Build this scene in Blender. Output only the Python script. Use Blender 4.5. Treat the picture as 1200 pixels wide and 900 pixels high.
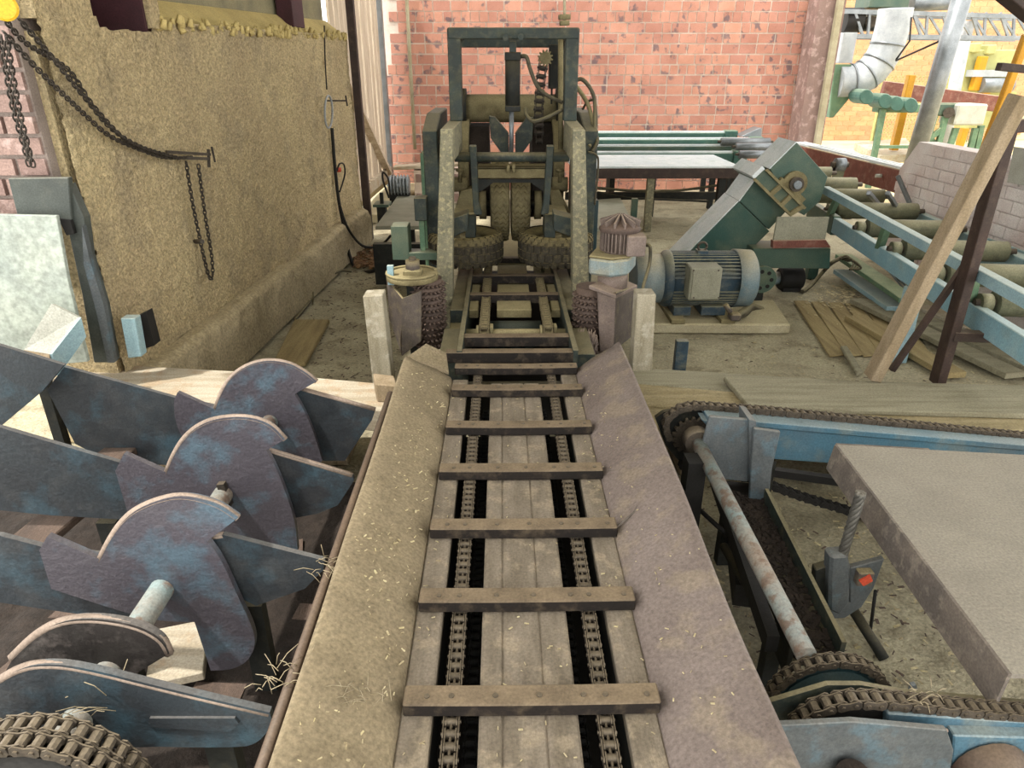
import bpy, bmesh, math, random
from mathutils import Vector, Matrix, noise
random.seed(7)
S = bpy.context.scene
COL = S.collection
for o in list(bpy.data.objects): bpy.data.objects.remove(o)

# ------------------------------------------------------------------ camera
F, HZ, VPU, CH = 820.0, 75.0, 588.0, 1.6
TH = math.atan((450 - HZ) / F)
PSI = math.atan((600 - VPU) * math.cos(TH) / F)
cd = bpy.data.cameras.new('camera'); cam = bpy.data.objects.new('camera', cd); COL.objects.link(cam)
cd.sensor_width = 36.0; cd.lens = F / 1200 * 36.0; cd.clip_start = 0.02; cd.clip_end = 200
cam.location = (0, 0, CH); cam.rotation_euler = (math.pi/2 - TH, 0, -PSI)
S.camera = cam
# ------------------------------------------------------------------ light
w = bpy.data.worlds.new('overcast_sky'); S.world = w; w.use_nodes = True
bg = w.node_tree.nodes['Background']; bg.inputs[0].default_value = (1.0, 0.985, 0.955, 1); bg.inputs[1].default_value = 1.25
def light(name, kind, loc, target, energy, col=(1,1,1), size=1.0, size_y=None, angle=0.2):
    d = bpy.data.lights.new(name, kind); o = bpy.data.objects.new(name, d); COL.objects.link(o)
    o.location = loc; d.energy = energy; d.color = col
    if kind == 'AREA':
        d.size = size
        if size_y: d.shape = 'RECTANGLE'; d.size_y = size_y
    if kind == 'SUN': d.angle = angle
    o.rotation_euler = (Vector(target) - Vector(loc)).to_track_quat('-Z', 'Y').to_euler()
    return o
light('sun', 'SUN', (-1.4, -.7, 2.9), (0, 0, 0), 1.9, (1, 0.96, 0.90), angle=0.03)
S.view_settings.view_transform = 'Standard'; S.view_settings.look = 'None'
S.view_settings.gamma = 1.0; S.view_settings.use_curve_mapping = False
S.view_settings.exposure = 1.5

# ------------------------------------------------------------------ picture geometry: a viewed direction meets a plane of known height or depth
_s, _c = math.sin(TH), math.cos(TH); _sp, _cp = math.sin(PSI), math.cos(PSI)
def ray(u, v):
    a, b = (u - 600) / F, -(v - 450) / F
    fy, fz = _c + b * _s, -_s + b * _c
    return Vector((a * _cp + fy * _sp, -a * _sp + fy * _cp, fz))
def Zp(u, v, Z): d = ray(u, v); return Vector((0, 0, CH)) + d * ((Z - CH) / d.z)
def Yp(u, v, Y): d = ray(u, v); return Vector((0, 0, CH)) + d * (Y / d.y)
def Xp(u, v, X): d = ray(u, v); return Vector((0, 0, CH)) + d * (X / d.x)

# ------------------------------------------------------------------ materials
def srgb(h):
    h = h.lstrip('#'); out = []
    for i in (0, 2, 4):
        c = int(h[i:i+2], 16) / 255; out.append(c / 12.92 if c <= .04045 else ((c + .055) / 1.055) ** 2.4)
    return tuple(out) + (1,)
MATS = {}
def paint(name, c1, c2=None, dust=None, da=0.0, rough=.7, metal=0.0, sc=6, bump=.15, bsc=60, rust=None, ra=0.0, stretch=None, spec=.3, rnd=0.0, rt=(.52, .62), bd=.01, grain=(150, .22)):
    m = bpy.data.materials.new(name); m.use_nodes = True; nt = m.node_tree; N = nt.nodes; L = nt.links
    b = N['Principled BSDF']; b.inputs['Roughness'].default_value = rough; b.inputs['Metallic'].default_value = metal
    b.inputs['Specular IOR Level'].default_value = spec
    geo = N.new('ShaderNodeNewGeometry'); vec = geo.outputs['Position']
    if stretch:
        mp = N.new('ShaderNodeMapping'); mp.inputs['Scale'].default_value = stretch; L.new(vec, mp.inputs[0]); vs = mp.outputs[0]
    else: vs = vec
    def nz(scale, det=6, v=None, ro=.6):
        n = N.new('ShaderNodeTexNoise'); n.inputs['Scale'].default_value = scale; n.inputs['Detail'].default_value = det
        n.inputs['Roughness'].default_value = ro; L.new(v or vec, n.inputs['Vector']); return n.outputs['Fac']
    def rng(f, a, bb, lo=0.0, hi=1.0):
        r = N.new('ShaderNodeMapRange'); r.inputs[1].default_value = a; r.inputs[2].default_value = bb
        r.inputs[3].default_value = lo; r.inputs[4].default_value = hi; L.new(f, r.inputs[0]); return r.outputs[0]
    def mix(f, a, bb):
        x = N.new('ShaderNodeMix'); x.data_type = 'RGBA'
        if isinstance(f, float): x.inputs[0].default_value = f
        else: L.new(f, x.inputs[0])
        for s, i in ((a, 6), (bb, 7)):
            if isinstance(s, tuple): x.inputs[i].default_value = s
            else: L.new(s, x.inputs[i])
        return x.outputs[2]
    def mul(a, bb):
        x = N.new('ShaderNodeMath'); x.operation = 'MULTIPLY'; L.new(a, x.inputs[0])
        if isinstance(bb, float): x.inputs[1].default_value = bb
        else: L.new(bb, x.inputs[1])
        return x.outputs[0]
    col = mix(rng(nz(sc, v=vs), .35, .65), srgb(c1), srgb(c2 or c1))
    if rust: col = mix(mul(rng(nz(sc * 2.3, 8), *rt), ra), col, srgb(rust))
    if dust:
        sx = N.new('ShaderNodeSeparateXYZ'); L.new(geo.outputs['Normal'], sx.inputs[0])
        col = mix(mul(mul(rng(sx.outputs[2], .15, .85), rng(nz(sc * 1.7, 8), .25, .6, .55, 1.0)), da), col, srgb(dust))
        col = mix(mul(rng(nz(sc * 3.1, 8), .5, .75), da * .35), col, srgb(dust))
    if rnd:
        oi = N.new('ShaderNodeObjectInfo'); ad = N.new('ShaderNodeMath'); ad.operation = 'ADD'
        L.new(oi.outputs['Random'], ad.inputs[0]); L.new(geo.outputs['Random Per Island'], ad.inputs[1])
        fr = N.new('ShaderNodeMath'); fr.operation = 'FRACT'; L.new(ad.outputs[0], fr.inputs[0])
        hs = N.new('ShaderNodeHueSaturation'); L.new(rng(fr.outputs[0], 0, 1, 1 - rnd, 1 + rnd), hs.inputs['Value'])
        L.new(rng(fr.outputs[0], 0, 1, .5 - rnd * .03, .5 + rnd * .03), hs.inputs['Hue']); L.new(col, hs.inputs['Color']); col = hs.outputs[0]
    # fine-grained speckle; on plaster it also paints the dark of the pits
    g = N.new('ShaderNodeHueSaturation'); L.new(rng(nz(grain[0], 4), .3, .7, 1-grain[1], 1+grain[1]), g.inputs['Value']); L.new(col, g.inputs['Color'])
    L.new(g.outputs[0], b.inputs['Base Color'])
    if bump:
        bp = N.new('ShaderNodeBump'); bp.inputs['Strength'].default_value = bump; bp.inputs['Distance'].default_value = bd
        L.new(nz(bsc, 6, vs), bp.inputs['Height']); L.new(bp.outputs[0], b.inputs['Normal'])
    MATS[name] = m; return m
DU, DU2 = '#a8966a', '#8d8168'
M = {}
def mk(k, *a, **kw): M[k] = paint(k, *a, **kw)
mk('floor', '#aaa287', '#918972', rough=.95, sc=2.2, bump=.9, bsc=35, rust='#746b55', ra=.6, bd=.015, grain=(90, .3))
mk('yard', '#cdbd94', '#bba97c', rough=.95, sc=1.5, bump=.2)
mk('plaster', '#cbb88e', '#b7a480', rough=.98, sc=1.6, bump=1.0, bsc=95, rust='#a39478', ra=.55, bd=.025, grain=(75, .38))  # strong fine speckle paints the shade of small cavities in the crust
mk('plaster_smooth', '#c8b478', '#ae9c68', rough=.98, sc=3, bump=.4, bsc=50)
mk('plaster_grey', '#8b8468', '#75705c', rough=.95, sc=4, bump=.5)
mk('kerb', '#9a8d72', '#82765c', rough=.98, sc=3, bump=.9, bsc=40, dust='#b5a684', da=.7, grain=(70, .35))
mk('brick', '#bf8b78', '#ad7a67', rough=.9, sc=3.4, bump=.3, rust='#66595c', ra=.85, rnd=.13, rt=(.57, .62))
mk('mortar_grey', '#93867d', '#80746c', rough=.95, sc=6, bump=.4)
mk('gear_pale', '#868f8c', '#758586', dust='#b3a987', da=.7, rough=.6, sc=6, rust='#8a8576', ra=.5)
mk('brick_grey', '#8f776e', '#7d6860', rough=.9, sc=5, bump=.4, rust='#c0a8a0', ra=.5, rnd=.12)
mk('brick_white', '#d6cfca', '#c4b4ae', rough=.85, sc=4, bump=.3, rnd=.05)
mk('mortar', '#dfd0c2', '#cfbfb0', rough=.95, sc=6, bump=.4)
mk('brick_yard', '#c4936f', '#b88660', rough=.9, sc=4, bump=.2, rnd=.1)
mk('mortar_yard', '#dcc69c', rough=.95, bump=.1)
mk('concrete', '#aaa288', '#938a70', rough=.95, sc=5, bump=.5, dust='#b3a67f', da=.5)
mk('machine', '#323b36', '#272d2a', dust='#8a8063', da=.8, rough=.65, sc=7, rust='#45442f', ra=.4)
mk('machine_dark', '#1f211e', '#181915', dust='#5f5740', da=.6, rough=.7, sc=7)
mk('machine_yellow', '#7f7656', '#665d42', dust='#a39670', da=.8, rough=.9, sc=9)
mk('post_dusty', '#7d7862', '#666453', dust='#aba183', da=.8, rough=.85, sc=18, rust='#98906f', ra=.8, bump=.25)
mk('trough_left', '#857861', '#716552', rough=.9, sc=5, bump=.2, rust='#5f5442', ra=.5, dust='#8f8164', da=.4, grain=(110, .3))
mk('trough_right', '#7d716a', '#6f635c', rough=.75, sc=3.5, bump=.3, bsc=120, rust='#94866f', ra=.4, grain=(110, .25))
mk('deck_wood', '#837869', '#6b6152', rough=.9, sc=7, bump=.35, rust='#9a8c76', ra=.6, stretch=(3, .6, 3))
mk('slat', '#241e1a', '#1b1714', dust='#7d6d57', da=.95, rough=.8, sc=8)
mk('chain', '#4b4339', '#37312a', dust='#766a57', da=.75, rough=.6, metal=.2, sc=25)
mk('chain_dark', '#3e3831', '#2c2824', dust='#6e6353', da=.6, rough=.6, metal=.3, sc=25)
mk('blue', '#2f3539', '#2a2c2f', dust='#6f6b66', da=.5, rough=.5, sc=3, rust='#3a525d', ra=.6, bump=.25, rt=(.5,.68))
mk('hook_dark', '#332f2d', '#292624', dust='#85807a', da=.4, rough=.5, sc=6, rust='#5b5450', ra=.6, bump=.25)
mk('blue_hook', '#48444a', '#3d3a40', dust='#66625f', da=.3, rough=.45, sc=3.6, rust='#4a5f6b', ra=.75, bump=.35, spec=.5, rt=(.5,.66))
mk('edge_pale', '#8a7b6e', '#75675b', rough=.8, sc=12)  # pale tone that gives the plate rims their bright line
mk('blue_bright', '#3f6678', '#485860', dust='#8f9690', da=.55, rough=.55, sc=3, rust='#6b7068', ra=.5)
mk('steel_dark', '#55595a', '#45494a', dust='#7e7a70', da=.5, rough=.55, sc=5, rust='#4f6a76', ra=.4)
mk('rail_blue', '#6f94a0', '#7f9da4', dust='#b5bcb0', da=.6, rough=.55, sc=3, rust='#7e8f88', ra=.4)
mk('blue_light', '#86a0a4', '#77929b', dust='#c2c4b2', da=.5, rough=.6, sc=4)
mk('teal_dark', '#1e3336', '#26383a', rough=.5, sc=5, dust='#5f5c4c', da=.5)
mk('rust_pipe', '#7c8a88', '#84796c', rough=.6, sc=9, rust='#6d5a4c', ra=.9)
mk('plate_grey', '#7b756b', '#6b655c', rough=.85, sc=3, bump=.35, rust='#6f675e', ra=.6, dust='#9b9484', da=.5)
mk('plate_edge', '#6c6258', '#57504a', rough=.85, sc=9, rust='#80766a', ra=.6)
mk('motor_blue', '#33444f', '#2b3a44', dust='#8f8a6e', da=.7, rough=.5, sc=6, rust='#77745f', ra=.35)
mk('motor_cowl', '#7b8380', '#5b7078', dust='#a2977a', da=.8, rough=.6, sc=5)
mk('green', '#26453d', '#4a5a4c', dust='#8a8462', da=.35, rough=.45, sc=1.6, rust='#807b5e', ra=.35, rt=(.5,.75))
mk('green_white', '#cfd3d2', '#bcc5c8', rough=.7, sc=4, rust='#9fb0a8', ra=.4)
mk('green_pale', '#5f7a60', '#4f6a53', dust='#b4b48a', da=.5, rough=.7, sc=5)
mk('green_teal', '#3c5f55', '#335249', dust='#7d8a76', da=.7, rough=.6, sc=5)
mk('rollers', '#66664f', '#575743', dust='#969073', da=.8, rough=.7, sc=7, rust='#4c4d3f', ra=.5)
mk('wood', '#94846c', '#7e6e55', rough=.85, sc=5, bump=.3, stretch=(4, 4, .6))
mk('post_wood', '#a09884', '#877f6a', rough=.9, sc=6, bump=.35, stretch=(4, 4, .6), rust='#b9b2a2', ra=.5)
mk('chain_dusty', '#5f563f', '#453d2e', dust='#8f8260', da=.7, rough=.8, sc=25)
mk('wood_x', '#9c8f6f', '#857857', rough=.9, sc=5, bump=.35, stretch=(.5, 5, 5), rust='#756a50', ra=.5)
mk('wood_y', '#9a8a63', '#80704e', rough=.9, sc=5, bump=.35, stretch=(5, .5, 5))
mk('wood_pale', '#b5ab98', '#9d917b', rough=.85, sc=5, bump=.35, stretch=(.6, 5, 5), rust='#a08463', ra=.5)
mk('wood_grey', '#8f8a74', '#7a745f', rough=.9, sc=5, bump=.3, stretch=(.5, 5, 5))
mk('wood_brown', '#5f4f44', '#4c4038', rough=.85, sc=6, bump=.35, stretch=(4, .7, 4))
mk('brown_steel', '#3f302a', '#302621', dust='#7b6a56', da=.5, rough=.6, sc=6)
mk('red_steel', '#73463b', '#613a31', dust='#b9a890', da=.6, rough=.65, sc=6)
mk('maroon', '#4a2a30', '#3a2226', rough=.7, sc=6)
mk('galv', '#85898b', '#6d7274', rough=.4, metal=.5, sc=7, bump=.05)
mk('galv_white', '#a5a9ab', '#8f9496', rough=.5, metal=.2, sc=7, bump=.05)
mk('yellow', '#b98719', '#a57615', rough=.5, sc=6, bump=.05)
mk('hoist_yellow', '#dcb02f', '#c79a25', rough=.45, sc=6, bump=.05)
mk('tyre', '#3d382d', '#302c24', dust='#8f8157', da=.95, rough=.9, sc=14, bump=.3)
mk('tyre_dark', '#7a7152', '#5f573f', dust='#8f8157', da=.8, rough=.9, sc=10, bump=.3)
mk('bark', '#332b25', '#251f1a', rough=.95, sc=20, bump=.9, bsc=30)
mk('spike', '#54463f', '#40352f', rough=.75, sc=14, dust='#7e6a5c', da=.5)
mk('guard', '#5c534c', '#4a433e', dust='#9a8c66', da=.8, rough=.7, sc=7)
mk('pink_dust', '#7c6e66', '#645851', dust='#a08d78', da=.6, rough=.8, sc=9)
mk('black', '#171614', '#201e1b', rough=.7, sc=6)
mk('gap_dark', '#26221d', '#1b1815', rough=.95, sc=6)
mk('hose', '#4a4535', '#39352a', dust='#8b815f', da=.6, rough=.7, sc=20)
mk('sheet', '#a2a89c', '#8d958d', rough=.55, sc=4, rust='#8e968a', ra=.5, grain=(40, .3))
mk('column', '#4a4f4a', '#3c403c', rough=.55, sc=5, dust='#7d7a68', da=.4)
mk('label_box', '#8c8a78', '#7d7b69', rough=.7, sc=8)
mk('white_box', '#a9a99e', '#98988c', rough=.6, sc=8)
mk('chips', '#bdb08e', '#a0916c', rough=.9, sc=30, rnd=.25)
mk('leaf', '#8a6a4a', '#6a4f38', rough=.9, sc=30, rnd=.3)
mk('fibre', '#978b72', '#83775f', rough=.95, sc=30)
mk('red_mark', '#c04a30', rough=.6)
mk('rope', '#5f5d57', '#4a4843', rough=.5, metal=.4, sc=30, dust='#8a8272', da=.4)
mk('door_wood', '#c9bba6', '#ab9b86', rough=.85, sc=6, stretch=(5, 5, .5), bump=.2)
mk('fence', '#a3a36c', '#939360', rough=.6)

# ------------------------------------------------------------------ mesh builder
class MB:
    def __init__(s): s.v = []; s.f = []; s.sm = []
    def add(s, vs, fs, smooth=False):
        o = len(s.v); s.v += [Vector(p) for p in vs]
        for f in fs: s.f.append([o + i for i in f]); s.sm.append(smooth)
        return s
    def box(s, x, y, z):
        a, b = sorted(x); c, d = sorted(y); e, g = sorted(z)
        return s.add([(a,c,e),(b,c,e),(b,d,e),(a,d,e),(a,c,g),(b,c,g),(b,d,g),(a,d,g)],
            [(0,3,2,1),(4,5,6,7),(0,1,5,4),(1,2,6,5),(2,3,7,6),(3,0,4,7)])
    def prism(s, pts, e):
        pts = [Vector(p) for p in pts]; e = Vector(e); n = len(pts)
        nr = Vector((0, 0, 0))
        for i in range(n): nr += pts[i].cross(pts[(i+1) % n])
        if nr.dot(e) > 0: pts = pts[::-1]
        vs = pts + [p + e for p in pts]
        fs = [tuple(range(n)), tuple(range(2*n-1, n-1, -1))]
        for i in range(n): j = (i+1) % n; fs.append((j, i, i+n, j+n))
        return s.add(vs, fs)
    def poly(s, pix, Y, d): return s.prism([Yp(u, v, Y) for u, v in pix], (0, d, 0))
    def fb(s, u0, v0, u1, v1, Y, d):
        vm = (v0+v1)/2; return s.box((Yp(u0,vm,Y).x, Yp(u1,vm,Y).x), (Y, Y+d), (Yp((u0+u1)/2,v1,Y).z, Yp((u0+u1)/2,v0,Y).z))
    def bar(s, p, q, w, h, up=(0,0,1)):
        p, q = Vector(p), Vector(q); d = (q-p).normalized(); up = Vector(up)
        sd = d.cross(up)
        if sd.length < 1e-4: sd = d.cross(Vector((0,1,0)))
        sd.normalize(); u = sd.cross(d).normalized(); sd *= w/2; u *= h/2
        vs = [p-sd-u, p+sd-u, p+sd+u, p-sd+u, q-sd-u, q+sd-u, q+sd+u, q-sd+u]
        return s.add(vs, [(0,1,2,3),(7,6,5,4),(0,4,5,1),(1,5,6,2),(2,6,7,3),(3,7,4,0)])
    def cyl(s, p, q, r, n=16, r2=None, cap=True):
        p, q = Vector(p), Vector(q); r2 = r if r2 is None else r2; d = (q-p).normalized()
        a = d.orthogonal().normalized(); b = d.cross(a)
        vs = []
        for c, rr in ((p, r), (q, r2)):
            for i in range(n): t = 2*math.pi*i/n; vs.append(c + (a*math.cos(t) + b*math.sin(t))*rr)
        s.add(vs, [(i, (i+1) % n, (i+1) % n+n, i+n) for i in range(n)], True)
        if cap: s.add(vs, [tuple(range(n-1,-1,-1)), tuple(range(n, 2*n))])
        return s
    def tube(s, pts, r, n=8, rad=None):
        pts = [Vector(p) for p in pts]; k = len(pts); vs = []; a = None
        for i, p in enumerate(pts):
            d = (pts[min(i+1, k-1)] - pts[max(i-1, 0)]).normalized()
            a = d.orthogonal().normalized() if a is None else (a - d*a.dot(d)).normalized()
            b = d.cross(a); rr = rad[i] if rad else r
            for j in range(n): t = 2*math.pi*j/n; vs.append(p + (a*math.cos(t)+b*math.sin(t))*rr)
        fs = [(i*n+j, i*n+(j+1) % n, (i+1)*n+(j+1) % n, (i+1)*n+j) for i in range(k-1) for j in range(n)]
        s.add(vs, fs, True); s.add(vs, [tuple(range(n-1,-1,-1)), tuple(range((k-1)*n, k*n))]); return s
    def lathe(s, prof, c, ax, n=32, smooth=True):      # prof: (radius, height along axis)
        c = Vector(c); ax = Vector(ax).normalized(); a = ax.orthogonal().normalized(); b = ax.cross(a); k = len(prof); vs = []
        for r, h in prof:
            for j in range(n): t = 2*math.pi*j/n; vs.append(c + ax*h + (a*math.cos(t)+b*math.sin(t))*max(r, 1e-4))
        return s.add(vs, [(i*n+j, i*n+(j+1) % n, (i+1)*n+(j+1) % n, (i+1)*n+j) for i in range(k-1) for j in range(n)], smooth)
    def mat(s, mx):
        s.v = [mx @ p for p in s.v]; return s
    def build(s, name, mat, parent=None, bev=0.0, label=None, kind=None, fix=True):
        me = bpy.data.meshes.new(name)
        if parent is not None: org = WO[parent.name]
        else:
            xs = [p.x for p in s.v]; ys = [p.y for p in s.v]; zs = [p.z for p in s.v]
            org = Vector(((min(xs)+max(xs))/2, (min(ys)+max(ys))/2, min(zs)))
        me.from_pydata([p-org for p in s.v], [], s.f)
        for p, q in zip(me.polygons, s.sm): p.use_smooth = q
        if fix:
            bm = bmesh.new(); bm.from_mesh(me); bmesh.ops.remove_doubles(bm, verts=bm.verts, dist=1e-6)
            bmesh.ops.recalc_face_normals(bm, faces=bm.faces); bm.to_mesh(me); bm.free()
        me.materials.append(M[mat] if isinstance(mat, str) else mat)
        o = bpy.data.objects.new(name, me); COL.objects.link(o)
        if parent is not None: o.parent = parent
        else: o.location = org
        WO[o.name] = org
        if bev:
            b = o.modifiers.new('bevel', 'BEVEL'); b.width = bev; b.segments = 1; b.limit_method = 'ANGLE'; b.angle_limit = .7
        if label: o['label'] = label
        if kind: o['kind'] = kind
        return o
WO = {}
def thing(name, label, cat, loc, group=None):
    o = bpy.data.objects.new(name, None); COL.objects.link(o); o.location = loc; o.empty_display_size = .1
    WO[o.name] = Vector(loc); o['label'] = label; o['category'] = cat
    if group: o['group'] = group
    return o
def tag(o, label, cat, group=None, kind=None):
    o['label'] = label; o['category'] = cat
    if group: o['group'] = group
    if kind: o['kind'] = kind
    return o
def struct(o, label=None, cat=None):
    o['kind'] = 'structure'
    if label: o['label'] = label
    if cat: o['category'] = cat
    return o
def piece(name, me, mat, parent, mx):          # one piece sharing its mesh; mx is a world matrix
    o = bpy.data.objects.new(name, me); COL.objects.link(o); o.parent = parent
    loc, rot, sc = mx.decompose(); o.location = loc - WO[parent.name]; o.rotation_mode = 'QUATERNION'; o.rotation_quaternion = rot; o.scale = sc
    WO[o.name] = loc; return o
def mesh_of(mb, name, mat):
    me = bpy.data.meshes.new(name); me.from_pydata(mb.v, [], mb.f); me.materials.append(M[mat])
    for p, q in zip(me.polygons, mb.sm): p.use_smooth = q
    me.update(); return me
def frame(p, d, up):                           # matrix: local x along d, local z near up
    d = Vector(d).normalized(); up = Vector(up); y = up.cross(d).normalized(); z = d.cross(y)
    m = Matrix((d, y, z)).transposed().to_4x4(); m.translation = p; return m
def spline(pts, n=8):
    pts = [Vector(p) for p in pts]; out = []
    for i in range(len(pts)-1):
        p0, p1, p2, p3 = pts[max(i-1,0)], pts[i], pts[i+1], pts[min(i+2,len(pts)-1)]
        for k in range(n):
            t = k/n; out.append(.5*((2*p1)+(-p0+p2)*t+(2*p0-5*p1+4*p2-p3)*t*t+(-p0+3*p1-3*p2+p3)*t**3))
    out.append(pts[-1]); return out
def resample(pts, step):
    pts = [Vector(p) for p in pts]; out = [pts[0].copy()]; acc = 0
    for a, b in zip(pts, pts[1:]):
        l = (b-a).length; pos = step-acc
        while pos <= l: out.append(a.lerp(b, pos/l)); pos += step
        acc = (acc+l) % step if l else acc
    return out
def link_mesh(pitch, width, h, inner):         # one link of a roller chain, x along, y across
    mb = MB(); wv = width/2*(.72 if inner else 1.0); tk = width*.09
    for s_ in (-1, 1):
        pts = [(-.28*pitch, -h/2), (0,-h*.34), (pitch,-h*.34), (1.28*pitch,-h/2), (1.45*pitch,0), (1.28*pitch,h/2), (pitch,h*.34), (0,h*.34), (-.28*pitch,h/2), (-.45*pitch,0)]
        pts = [(-.45*pitch, -h*.25), (-.2*pitch, -h/2), (.5*pitch, -h*.36), (1.2*pitch, -h/2), (1.45*pitch, -h*.25), (1.45*pitch, h*.25), (1.2*pitch, h/2), (.5*pitch, h*.36), (-.2*pitch, h/2), (-.45*pitch, h*.25)]
        mb.prism([(x, s_*wv-tk/2, z) for x, z in pts], (0, tk, 0))
    if inner:
        for x in (0, pitch): mb.cyl((x,-wv,0), (x,wv,0), h*.42, 8)
    else:
        for x in (0, pitch): mb.cyl((x,-wv-tk*1.5,0), (x,wv+tk*1.5,0), h*.2, 6)
    return mb
def roller_chain(path, pitch, width, h, side, parent, mat, name='chain', pieces=False, strands=1, label=None):
    pts = resample(path, pitch); ms = []
    if pieces:
        mid = sum(pts, Vector())/len(pts)
        root = bpy.data.objects.new(name, None)
        core = MB()
        core.tube([p for p in pts], h*.16, 6); root = core.build(name, mat, parent, label=label)
        meI = mesh_of(link_mesh(pitch, width, h, True), 'chain_link', mat); meO = mesh_of(link_mesh(pitch, width, h, False), 'chain_link', mat)
        for i in range(len(pts)-1):
            d = pts[i+1]-pts[i]; z = d.cross(Vector(side))
            piece('chain_link', meI if i % 2 == 0 else meO, mat, root, frame(pts[i], d, z))
        return root
    mb = MB()
    for k in range(strands):
        off = Vector(side).normalized()*((k-(strands-1)/2)*width*1.02)
        for i in range(len(pts)-1):
            d = pts[i+1]-pts[i]; z = d.cross(Vector(side)); l = link_mesh(pitch, width, h, i % 2 == 0).mat(frame(pts[i]+off, d, z))
            mb.add(l.v, l.f)
    return mb.build(name, mat, parent, label=label, fix=False)
def round_chain(path, pitch, r, name, mat, parent=None):
    pts = resample(path, pitch); mb = MB()
    for i in range(len(pts)-1):
        d = (pts[i+1]-pts[i]); m = (pts[i]+pts[i+1])/2; dn = d.normalized(); a = dn.orthogonal().normalized(); b = dn.cross(a)
        s_ = a if i % 2 else b; lp = []
        for k in range(11):
            t = 2*math.pi*k/10; x = math.cos(t); lp.append(m + dn*(pitch*.78*(x if abs(x) < .8 else math.copysign(.9, x))) + s_*math.sin(t)*pitch*.42)
        mb.tube(lp, r, 5)
    return mb.build(name, mat, parent, fix=False)
def circ(c, r, a0, a1, n, ax='Y'):
    c = Vector(c); out = []
    for i in range(n+1):
        t = math.radians(a0+(a1-a0)*i/n)
        out.append(c + (Vector((math.cos(t)*r, 0, math.sin(t)*r)) if ax == 'Y' else Vector((math.cos(t)*r, math.sin(t)*r, 0)) if ax == 'Z' else Vector((0, math.cos(t)*r, math.sin(t)*r))))
    return out
def gear(mb, c, r, teeth, th, depth=.012):     # toothed disc in the XZ plane
    pts = []
    for i in range(teeth):
        for k, rr in ((0, r-depth), (.3, r-depth), (.45, r), (.75, r)):
            t = 2*math.pi*(i+k)/teeth; pts.append(Vector(c)+Vector((math.cos(t)*rr, 0, math.sin(t)*rr)))
    mb.prism(pts, (0, th, 0)); return mb
# ================================================================== SETTING
def grid(name, fn, nu, nv, mat, smooth=True):
    mb = MB(); vs = [fn(i/nu, j/nv) for j in range(nv+1) for i in range(nu+1)]
    mb.add(vs, [(j*(nu+1)+i, j*(nu+1)+i+1, (j+1)*(nu+1)+i+1, (j+1)*(nu+1)+i) for j in range(nv) for i in range(nu)], smooth)
    return mb
def floor_fn(a, b):
    x, y = -3.6+a*8.0, -0.4+b*10.7
    return Vector((x, y, noise.fractal(Vector((x*2.5, y*2.5, 3)), 1, 2, 5)*.008-.006))
struct(grid('floor', floor_fn, 200, 260, 'floor').build('floor', 'floor', fix=False), 'concrete workshop floor covered in olive sawdust', 'floor')
struct(MB().box((4.4, 16), (-.4, 18), (-.06, -.01)).build('ground', 'yard'), 'bright sandy ground of the sunlit yard', 'ground')

# left wall: long sawdust-crusted face, slightly skewed
WD = Vector((.211, 3.09, 0)).normalized(); WN = Vector((WD.y, -WD.x, 0))
W0 = Vector((-1.667, 2.85, 0))
def wl(s_, z, off=0.0): return W0 + WD*s_ + WN*off + Vector((0, 0, z))
WLEN = 4.15; ZL = 1.77
def wl_fn(a, b):
    s_ = a*WLEN; z = b*(ZL-(.045+.02*noise.noise(Vector((s_*12, 0, 0))) if .35 < s_ < .80 else 0))
    z *= 1+.034*a; n = noise.fractal(Vector((s_*22, z*22, 1)), .6, 2.1, 4)*.013 + noise.noise(Vector((s_*1.5, z*1.5, 5)))*.02
    return wl(s_, z, n)
wall = struct(grid('w', wl_fn, 420, 190, 'plaster').build('wall_left', 'plaster', fix=False), 'long side wall thickly crusted with yellow sawdust', 'wall')
back = MB()
back.prism([wl(0, 0, -.03), wl(WLEN, 0, -.03), wl(WLEN, 0, -.4), wl(0, 0, -.4)], (0, 0, ZL-.06)); back.build('wall_core', 'plaster', wall)
def crumb(a, b):     # sloping sawdust fillet above the crust
    s_ = .86+a*(WLEN-.86); z = ZL+a*.06+b*.12
    n = noise.fractal(Vector((s_*14, z*14, 9)), .8, 2, 4)*.014*(1-b)
    return wl(s_, z+n, -.02-.16*b+n)
grid('c', crumb, 160, 10, 'plaster_smooth').build('sawdust_ledge', 'plaster_smooth', wall, fix=False)
for i in range(150):
    pass
cr = MB()
for i in range(170):
    s_ = random.uniform(.86, WLEN); p = wl(s_, ZL+.014*s_+random.uniform(-.03, .02), random.uniform(-.01, .02)); r = random.uniform(.006, .022)
    cr.cyl(p-Vector((0,0,r)), p+Vector((random.uniform(-r,r),0,r)), r, 5, r*.6)
cr.build('sawdust_crumbs', 'plaster_smooth', wall, kind='stuff')
up = MB(); up.prism([wl(.86, 0, -.2), wl(WLEN, 0, -.2), wl(WLEN, 0, -.4), wl(.86, 0, -.4)], (0, 0, 1.2)).mat(Matrix.Translation((0, 0, ZL+.1))); up.build('upper_wall', 'plaster_grey', wall)
nr = MB(); nr.prism([wl(0, 0, .0), wl(.35, 0, .0), wl(.35, 0, -.25), wl(0, 0, -.25)], (0, 0, 1.0)).mat(Matrix.Translation((0, 0, ZL-.02))); nr.build('near_pier', 'plaster', wall)
nr = MB(); nr.prism([wl(.78, 0, .01), wl(.87, 0, .01), wl(.87, 0, -.25), wl(.78, 0, -.25)], (0, 0, 1.0)).mat(Matrix.Translation((0, 0, ZL-.02))); nr.build('opening_jamb', 'plaster', wall)
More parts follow.
